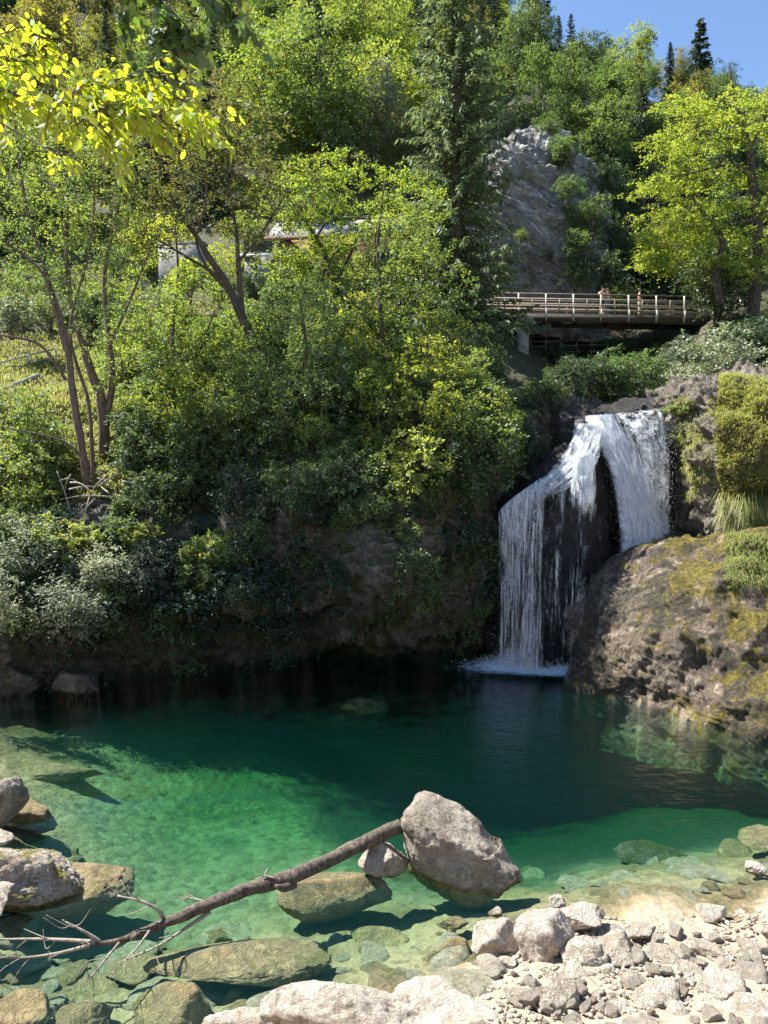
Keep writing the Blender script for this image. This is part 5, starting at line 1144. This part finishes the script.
# ================================================================ FOOTBRIDGE
def pl(*a, **k): return plain(*a, **k)
M['wood'] = plain('weathered_rail_wood', (.42, .35, .26), (.24, .19, .14), 9, .85, .01, (1, 1, 6)); M['darkwood'] = plain('dark_beam_wood', (.07, .055, .045), (.035, .03, .025), 5, .85, .02)
M['paleiron'] = plain('pale_painted_bracket', (.72, .68, .60), (.50, .46, .40), 9, .6); M['toprail'] = plain('grey_brown_handrail', (.20, .165, .13), (.11, .09, .075), 6, .7)
M['concrete'] = plain('grey_concrete', (.36, .35, .33), (.16, .155, .145), 2.5, .92, .02); M['planks'] = plain('deck_planks', (.26, .21, .16), (.14, .11, .09), 5, .85, .01)
A = P(474, 314.5, 49.6); B = P(744, 319.5, 48.6); ax = B - A; Lb = np.linalg.norm(ax); ax = ax / Lb; nrm = unit(np.cross(ax, [0, 0, 1])); nrm = nrm if nrm[1] < 0 else -nrm  # towards camera
br = empty('footbridge', (A + B) / 2); O = np.array(br.location); tag(br, 'narrow wooden footbridge with railings crossing the gorge high above the waterfall', 'bridge')
W2 = 1.0
def lp_(f, off=0, up=0): return A + ax * Lb * f + nrm * off + np.array([0, 0, up]) - O
def part(nm, fn, mat, parent=None, **k):
    b = MB(); fn(b); return link(nm, b.mesh(nm, M[mat] if isinstance(mat, str) else mat), parent or br, **k)
part('deck', lambda b: [b.bar(lp_(i / 92 + .001, -W2 * 1.02, -.03), lp_(i / 92 + .001, W2 * 1.02, -.03), .17, .05) for i in range(93)], 'planks')
for s in (-1, 1): part('beam', lambda b: b.bar(lp_(-.02, s * W2 * .92, -.32), lp_(1.02, s * W2 * .92, -.32), .2, .5), 'darkwood')
part('beam', lambda b: [b.bar(lp_(f, -W2 * .8, -.38), lp_(f, W2 * .8, -.38), .12, .2) for f in np.linspace(.03, .97, 9)], 'darkwood')
npst = 10
for s in (1, -1):
    for h, mt, tk in ((1.18, 'toprail', .09), (.86, 'wood', .11), (.54, 'wood', .11), (.20, 'wood', .12)):
        part('rail', lambda b: b.bar(lp_(-.01, s * W2, h), lp_(1.0, s * W2, h), .05, tk), mt)
    for i in range(npst):
        f = .06 + i * .1
        def bp(b):
            b.bar(lp_(f, s * (W2 + .07), -.5), lp_(f, s * (W2 + .07), 1.16), .09, .09)
            q = [lp_(f, s * (W2 + .12), .45), lp_(f, s * (W2 + .26), .2), lp_(f, s * (W2 + .34), -.1), lp_(f, s * (W2 + .2), -.32), lp_(f, s * (W2 + .1), -.42)]
            b.tube(q, [.04, .055, .06, .055, .05], sides=6, n=12, rough=0)
        part('post', bp, 'paleiron')
        if i < npst - 1: part('post', lambda b: b.bar(lp_(f + .05, s * (W2 + .06), -.1), lp_(f + .05, s * (W2 + .06), .9), .08, .08), 'wood')
pt = P(522, 322, 49.3) - O; pbm = P(522, 372, 49.1) - O
part('pier', lambda b: (b.box((pt + pbm) / 2 + [0, 0, -.3], (.72, .8, pt[2] - pbm[2] + .6)), b.box(pt + [0, 0, -.05], (1.1, 2.2, .3))), 'concrete')
# angled approach fence at the left end
ap = empty('approach_railing', P(470, 316, 50.5)); tag(ap, 'short angled wooden railing where the path meets the left end of the footbridge', 'railing'); OA = np.array(ap.location)
q0, q1 = P(455, 303, 48.0), P(476, 314.5, 49.5)
for h in (.25, .6, .95, 1.2): part('rail', lambda b: b.bar(q0 + [0, 0, h] - OA, q1 + [0, 0, h] - OA, .06, .1), 'wood', ap)
for f in (0, .5, 1): part('post', lambda b: b.bar(q0 + (q1 - q0) * f + [0, 0, -.8] - OA, q0 + (q1 - q0) * f + [0, 0, 1.25] - OA, .1, .1), 'wood', ap)
# lower walkway behind the bridge
wk = empty('walkway', P(568, 349, 53)); tag(wk, 'grey boardwalk with a metal railing seen under the footbridge', 'walkway'); OW = np.array(wk.location)
w0, w1 = P(530, 352, 53) - OW, P(606, 350, 53.6) - OW
part('deck', lambda b: b.bar(w0 + [0, .5, -.08], w1 + [0, .5, -.08], 1.3, .12), 'planks', wk)
for h in (.35, .7, 1.05): part('rail', lambda b: b.bar(w0 + [0, -.15, h], w1 + [0, -.15, h], .05, .06), 'concrete', wk)
for f in np.linspace(0, 1, 6): part('post', lambda b: b.bar(w0 + (w1 - w0) * f + [0, -.15, -1.6], w0 + (w1 - w0) * f + [0, -.15, 1.08], .07, .07), 'concrete', wk)

# ================================================================ HUT, WALL, FENCES
M['shingle'] = plain('grey_shingle', (.34, .32, .30), (.20, .19, .18), 14, .85, .04, (1, 4, 1)); M['board'] = plain('brown_board', (.22, .11, .055), (.10, .05, .03), 7, .8, .02, (5, 5, .4))
M['glass'] = plain('dark_window_glass', (.02, .025, .03), (.04, .05, .06), 2, .15, 0); M['frame'] = plain('white_window_frame', (.7, .68, .62), None, 5, .6); M['rust'] = plain('reddish_door', (.24, .07, .045), (.15, .045, .03), 6, .7)
hb = P(352, 283, 46.5); hut = empty('wooden_hut', hb, R(-6)); tag(hut, 'brown wooden hut with a long grey shingle roof half hidden by trees', 'hut')
hw, hd, hh_ = 9.2, 4.6, 2.7
def prt(nm, fn, mat, parent): b = MB(); fn(b); return link(nm, b.mesh(nm, M[mat]), parent)
prt('wall', lambda b: b.box((0, hd / 2, hh_ / 2 - .4), (hw, hd, hh_ + .8)), 'board', hut)
def roofm(b):
    for s in (-1, 1):
        b.box((0, hd / 2 + s * (hd / 4 + .3), hh_ + .95 - .05), (hw + 1.2, hd / 2 * 1.45, .14), rx=-s * R(33))
roof = prt('roof', roofm, 'shingle', hut)
prt('ridge_cap', lambda b: b.box((0, hd / 2, hh_ + 1.98), (hw + 1.3, .35, .12)), 'shingle', roof)
prt('eave_board', lambda b: b.box((0, -1.05, hh_ - .18), (hw + 1.2, .06, .2)), 'board', hut)
for x in (-3.2, -1.2, 2.2):
    wn = link('window', (lambda b: (b.box((x, -.03, 1.35), (1.0, .08, 1.0)), b.mesh('window', M['frame']))[1])(MB()), hut)
    prt('pane', lambda b: b.box((x, -.08, 1.35), (.82, .04, .82)), 'glass', wn)
prt('door', lambda b: b.box((3.6, -.04, .95), (1.0, .09, 2.0)), 'rust', hut)
prt('porch_post', lambda b: [b.box((x, -.95, 1.1), (.14, .14, 3.0)) for x in (-4.5, -1.5, 1.5, 4.5)], 'board', hut)
an = empty('lean_to_shed', P(266, 285, 44.5), R(-4)); tag(an, 'small shed with a low grey roof standing left of the wooden hut', 'shed')
prt('wall', lambda b: b.box((0, 1.3, .8), (2.6, 2.4, 2.2)), 'concrete', an); prt('roof', lambda b: b.box((0, 1.2, 2.12), (3.2, 3.2, .12), rx=R(14)), 'shingle', an)
prt('post', lambda b: b.box((.9, -.05, .95), (.16, .12, 1.9)), 'frame', an); prt('gable_board', lambda b: b.box((0, -.38, 1.62), (3.2, .05, .16)), 'frame', an)
cw = P(178, 284, 45); tag(link('concrete_wall', (lambda b: (b.box((.3, 0, .9), (2.8, .5, 2.6)), b.box((.3, -.02, 2.26), (3.0, .66, .14)), b.mesh('concrete_wall', M['concrete']))[2])(MB()), None, cw, (0, 0, R(-8))), 'plain grey concrete wall showing through the trees left of the dark forked tree', 'wall')
M['palewood'] = plain('pale_weathered_timber', (.58, .55, .50), (.40, .38, .34), 8, .85, .01)
def fence_line(nm, a, b_, hs, posts, lab, cat, tk=.09):
    e = empty(nm, a); tag(e, lab, cat); d = np.array(b_) - np.array(a)
    for h in hs: prt('rail', lambda b: b.bar(np.array([0, 0, h]), d + [0, 0, h], .07, tk), 'palewood', e)
    for f in posts: prt('post', lambda b: b.bar(d * f + [0, 0, -.5], d * f + [0, 0, max(hs) + .05], .09, .09), 'palewood', e)
fence_line('wooden_fence', P(-30, 390, 37.5), P(56, 366, 41), (.5, .95), (0, .33, .66, 1), 'upper pale two rail wooden fence along the grassy terrace at the left edge', 'fence')
fence_line('timber_edging', P(-30, 406, 34.2), P(40, 378, 37), (.12,), (0, .5, 1), 'thick pale timber edging across the grass below the rail fence', 'edging', .28)

# ================================================================ PEOPLE
def skin_obj(nm, verts, edges, rad, mat, parent, sub=1):
    me = bpy.data.meshes.new(nm); me.from_pydata([tuple(v) for v in verts], edges, []); me.materials.append(mat)
    o = link(nm, me, parent); sk = o.modifiers.new('skin', 'SKIN'); sk.use_smooth_shade = True
    lay = me.skin_vertices[0] if me.skin_vertices else None
    for i, rr_ in enumerate(rad):
        lay.data[i].radius = rr_ if isinstance(rr_, tuple) else (rr_, rr_)
    lay.data[0].use_root = True
    sb = o.modifiers.new('sub', 'SUBSURF'); sb.levels = sub; sb.render_levels = sub
    return o
skinm = plain('skin_tone', (.55, .33, .24), (.48, .28, .20), 4, .6, 0)
def cloth(n, c): return plain(n, c, tuple(x * .8 for x in c), 6, .85, .002)
def person(loc, rz, lab, top, low, hair, arms='camera', s=1.0, longlegs=False):
    root = empty('person', loc, rz, s); tag(root, lab, 'person')
    # facing -Y
    V = [(0, 0, .95), (0, 0, 1.10), (0, .01, 1.28), (0, .01, 1.43), (0, 0, 1.50), (0, -.015, 1.58), (0, -.02, 1.66), (0, -.01, 1.74)]
    E = [(i, i + 1) for i in range(7)]; Rd = [(.145, .10), (.13, .09), (.15, .10), (.11, .075), .05, .062, .085, .06]
    for sx_ in (-1, 1):
        k = len(V); V += [(sx_ * .09, 0, .86), (sx_ * .11, -.015, .50), (sx_ * .12, .01, .10), (sx_ * .13, -.12, .04)]; E += [(0, k), (k, k + 1), (k + 1, k + 2), (k + 2, k + 3)]; Rd += [.088, .058, .038, (.04, .03)]
        k = len(V)
        if arms == 'camera': el, ha = (sx_ * .30, -.16, 1.22), (sx_ * .07, -.30, 1.52)
        elif arms == 'rail': el, ha = (sx_ * .27, -.10, 1.14), (sx_ * .16, -.34, 1.10)
        else: el, ha = (sx_ * .25, .02, 1.14), (sx_ * .27, -.06, .90)
        sh_ = (sx_ * .185, .01, 1.41); ha = np.array(ha); dr = unit(ha - np.array(el)); side = unit(np.cross(dr, [0, 0, 1.]) + 1e-6)
        pm = ha + dr * .05
        V += [sh_, el, tuple(ha), tuple(pm)]; E += [(3, k), (k, k + 1), (k + 1, k + 2), (k + 2, k + 3)]; Rd += [.055, .042, .026, (.032, .022)]
        pk = k + 3
        for j in range(5):   # five fingers fanned from the palm
            off = (j - 1.5) * .016 if j < 4 else -.042; ln = (.055, .065, .06, .045, .04)[j]; a = pm + side * off * (1.2 if j < 4 else 1) + dr * (.015 if j < 4 else -.015)
            kk = len(V); V += [tuple(a + dr * ln * .55 + np.array([0, 0, -.008])), tuple(a + dr * ln * .95 + np.array([0, 0, -.022]))]; E += [(pk, kk), (kk, kk + 1)]; Rd += [.009, .007]
    body = skin_obj('body', V, E, Rd, skinm, root, 2)
    # shirt
    V2 = [(0, 0, .93), (0, 0, 1.10), (0, .01, 1.28), (0, .01, 1.43)]; E2 = [(0, 1), (1, 2), (2, 3)]; R2 = [(.16, .115), (.15, .105), (.168, .115), (.13, .09)]
    for sx_ in (-1, 1):
        k = len(V2); sh_ = np.array((sx_ * .185, .01, 1.41)); el = np.array(V[[i for i, v in enumerate(V) if abs(v[0] - sx_ * .185) < 1e-6][0] + 1]); V2 += [tuple(sh_), tuple(sh_ * .4 + el * .6)]; E2 += [(3, k), (k, k + 1)]; R2 += [.07, .06]
    skin_obj('shirt', V2, E2, R2, top, root, 1)
    e_ = .12 if longlegs else .52
    V3 = [(0, 0, .99), (0, 0, .90)]; E3 = [(0, 1)]; R3 = [(.165, .12), (.16, .12)]
    for sx_ in (-1, 1):
        k = len(V3); V3 += [(sx_ * .095, 0, .80), (sx_ * .11, -.012, max(e_, .52))]; E3 += [(1, k), (k, k + 1)]; R3 += [.105, .078]
        if longlegs: V3 += [(sx_ * .12, .008, .12)]; E3 += [(k + 1, k + 2)]; R3 += [.058]
    skin_obj('trousers' if longlegs else 'shorts', V3, E3, R3, low, root, 1)
    Vh, Fh = ICO[3]; Vh = Vh * np.array([.096, .108, .10]) ; Vh[:, 2] = np.maximum(Vh[:, 2], -.02 - (Vh[:, 1] > 0) * .06); Vh = Vh + np.array([0, .012, 1.72])
    link('hair', mesh('hair', Vh, Fh, hair, True), root)
    Vn = ICO[2][0]; f = []; b = MB()
    for c, s_ in (((-.032, -.098, 1.675), (.012, .008, .009)), ((.032, -.098, 1.675), (.012, .008, .009))): b.add(Vn * np.array(s_) + np.array(c), None, ICO[2][1])
    link('eyes', b.mesh('eyes', M['glass'], True), root)
    b = MB(); b.add(Vn * np.array((.012, .02, .02)) + np.array((0, -.105, 1.645)), None, ICO[2][1]); link('nose', b.mesh('nose', skinm, True), root)
    b = MB(); b.add(Vn * np.array((.024, .007, .007)) + np.array((0, -.092, 1.605)), None, ICO[2][1]); link('mouth', b.mesh('mouth', M['rust'], True), root)
    return root
hr = plain('dark_hair', (.05, .035, .025), None, 9, .6); hr2 = plain('brown_hair', (.16, .10, .06), None, 9, .6)
def on_deck(px, off=.45):
    f = (px - 474) / (742 - 474); p = A + ax * Lb * f + nrm * off; return p + np.array([0, 0, -.005])
person(on_deck(600, .62), R(8), 'person in a pale pink shirt and dark shorts lifting a camera on the footbridge', cloth('pale_pink_shirt', (.78, .56, .50)), cloth('black_shorts', (.025, .025, .03)), hr, 'camera')
person(on_deck(606.5, .35), R(30), 'person in a light shirt and blue jeans beside the one lifting a camera', cloth('light_shirt', (.70, .55, .48)), cloth('blue_jeans', (.12, .20, .32)), hr2, 'rail', .97, True)
person(on_deck(637, .5), R(75), 'person in a red and white top walking alone on the footbridge', cloth('pale_red_shirt', (.62, .30, .28)), cloth('white_trousers', (.72, .70, .66)), hr2, 'down', .97, True)
wl = np.array(wk.location)
person(w0 + (w1 - w0) * .55 + wl + [0, .4, -.02], R(20), 'person in dark blue clothes on the boardwalk under the footbridge', cloth('navy_jacket', (.03, .04, .12)), cloth('navy_trousers', (.03, .03, .05)), hr, 'rail', 1.0, True)
person(w0 + (w1 - w0) * .70 + wl + [0, .4, -.02], R(-20), 'person in a violet jacket on the boardwalk under the footbridge', cloth('violet_jacket', (.35, .16, .38)), cloth('dark_trousers', (.04, .03, .04)), hr2, 'rail', .96, True)
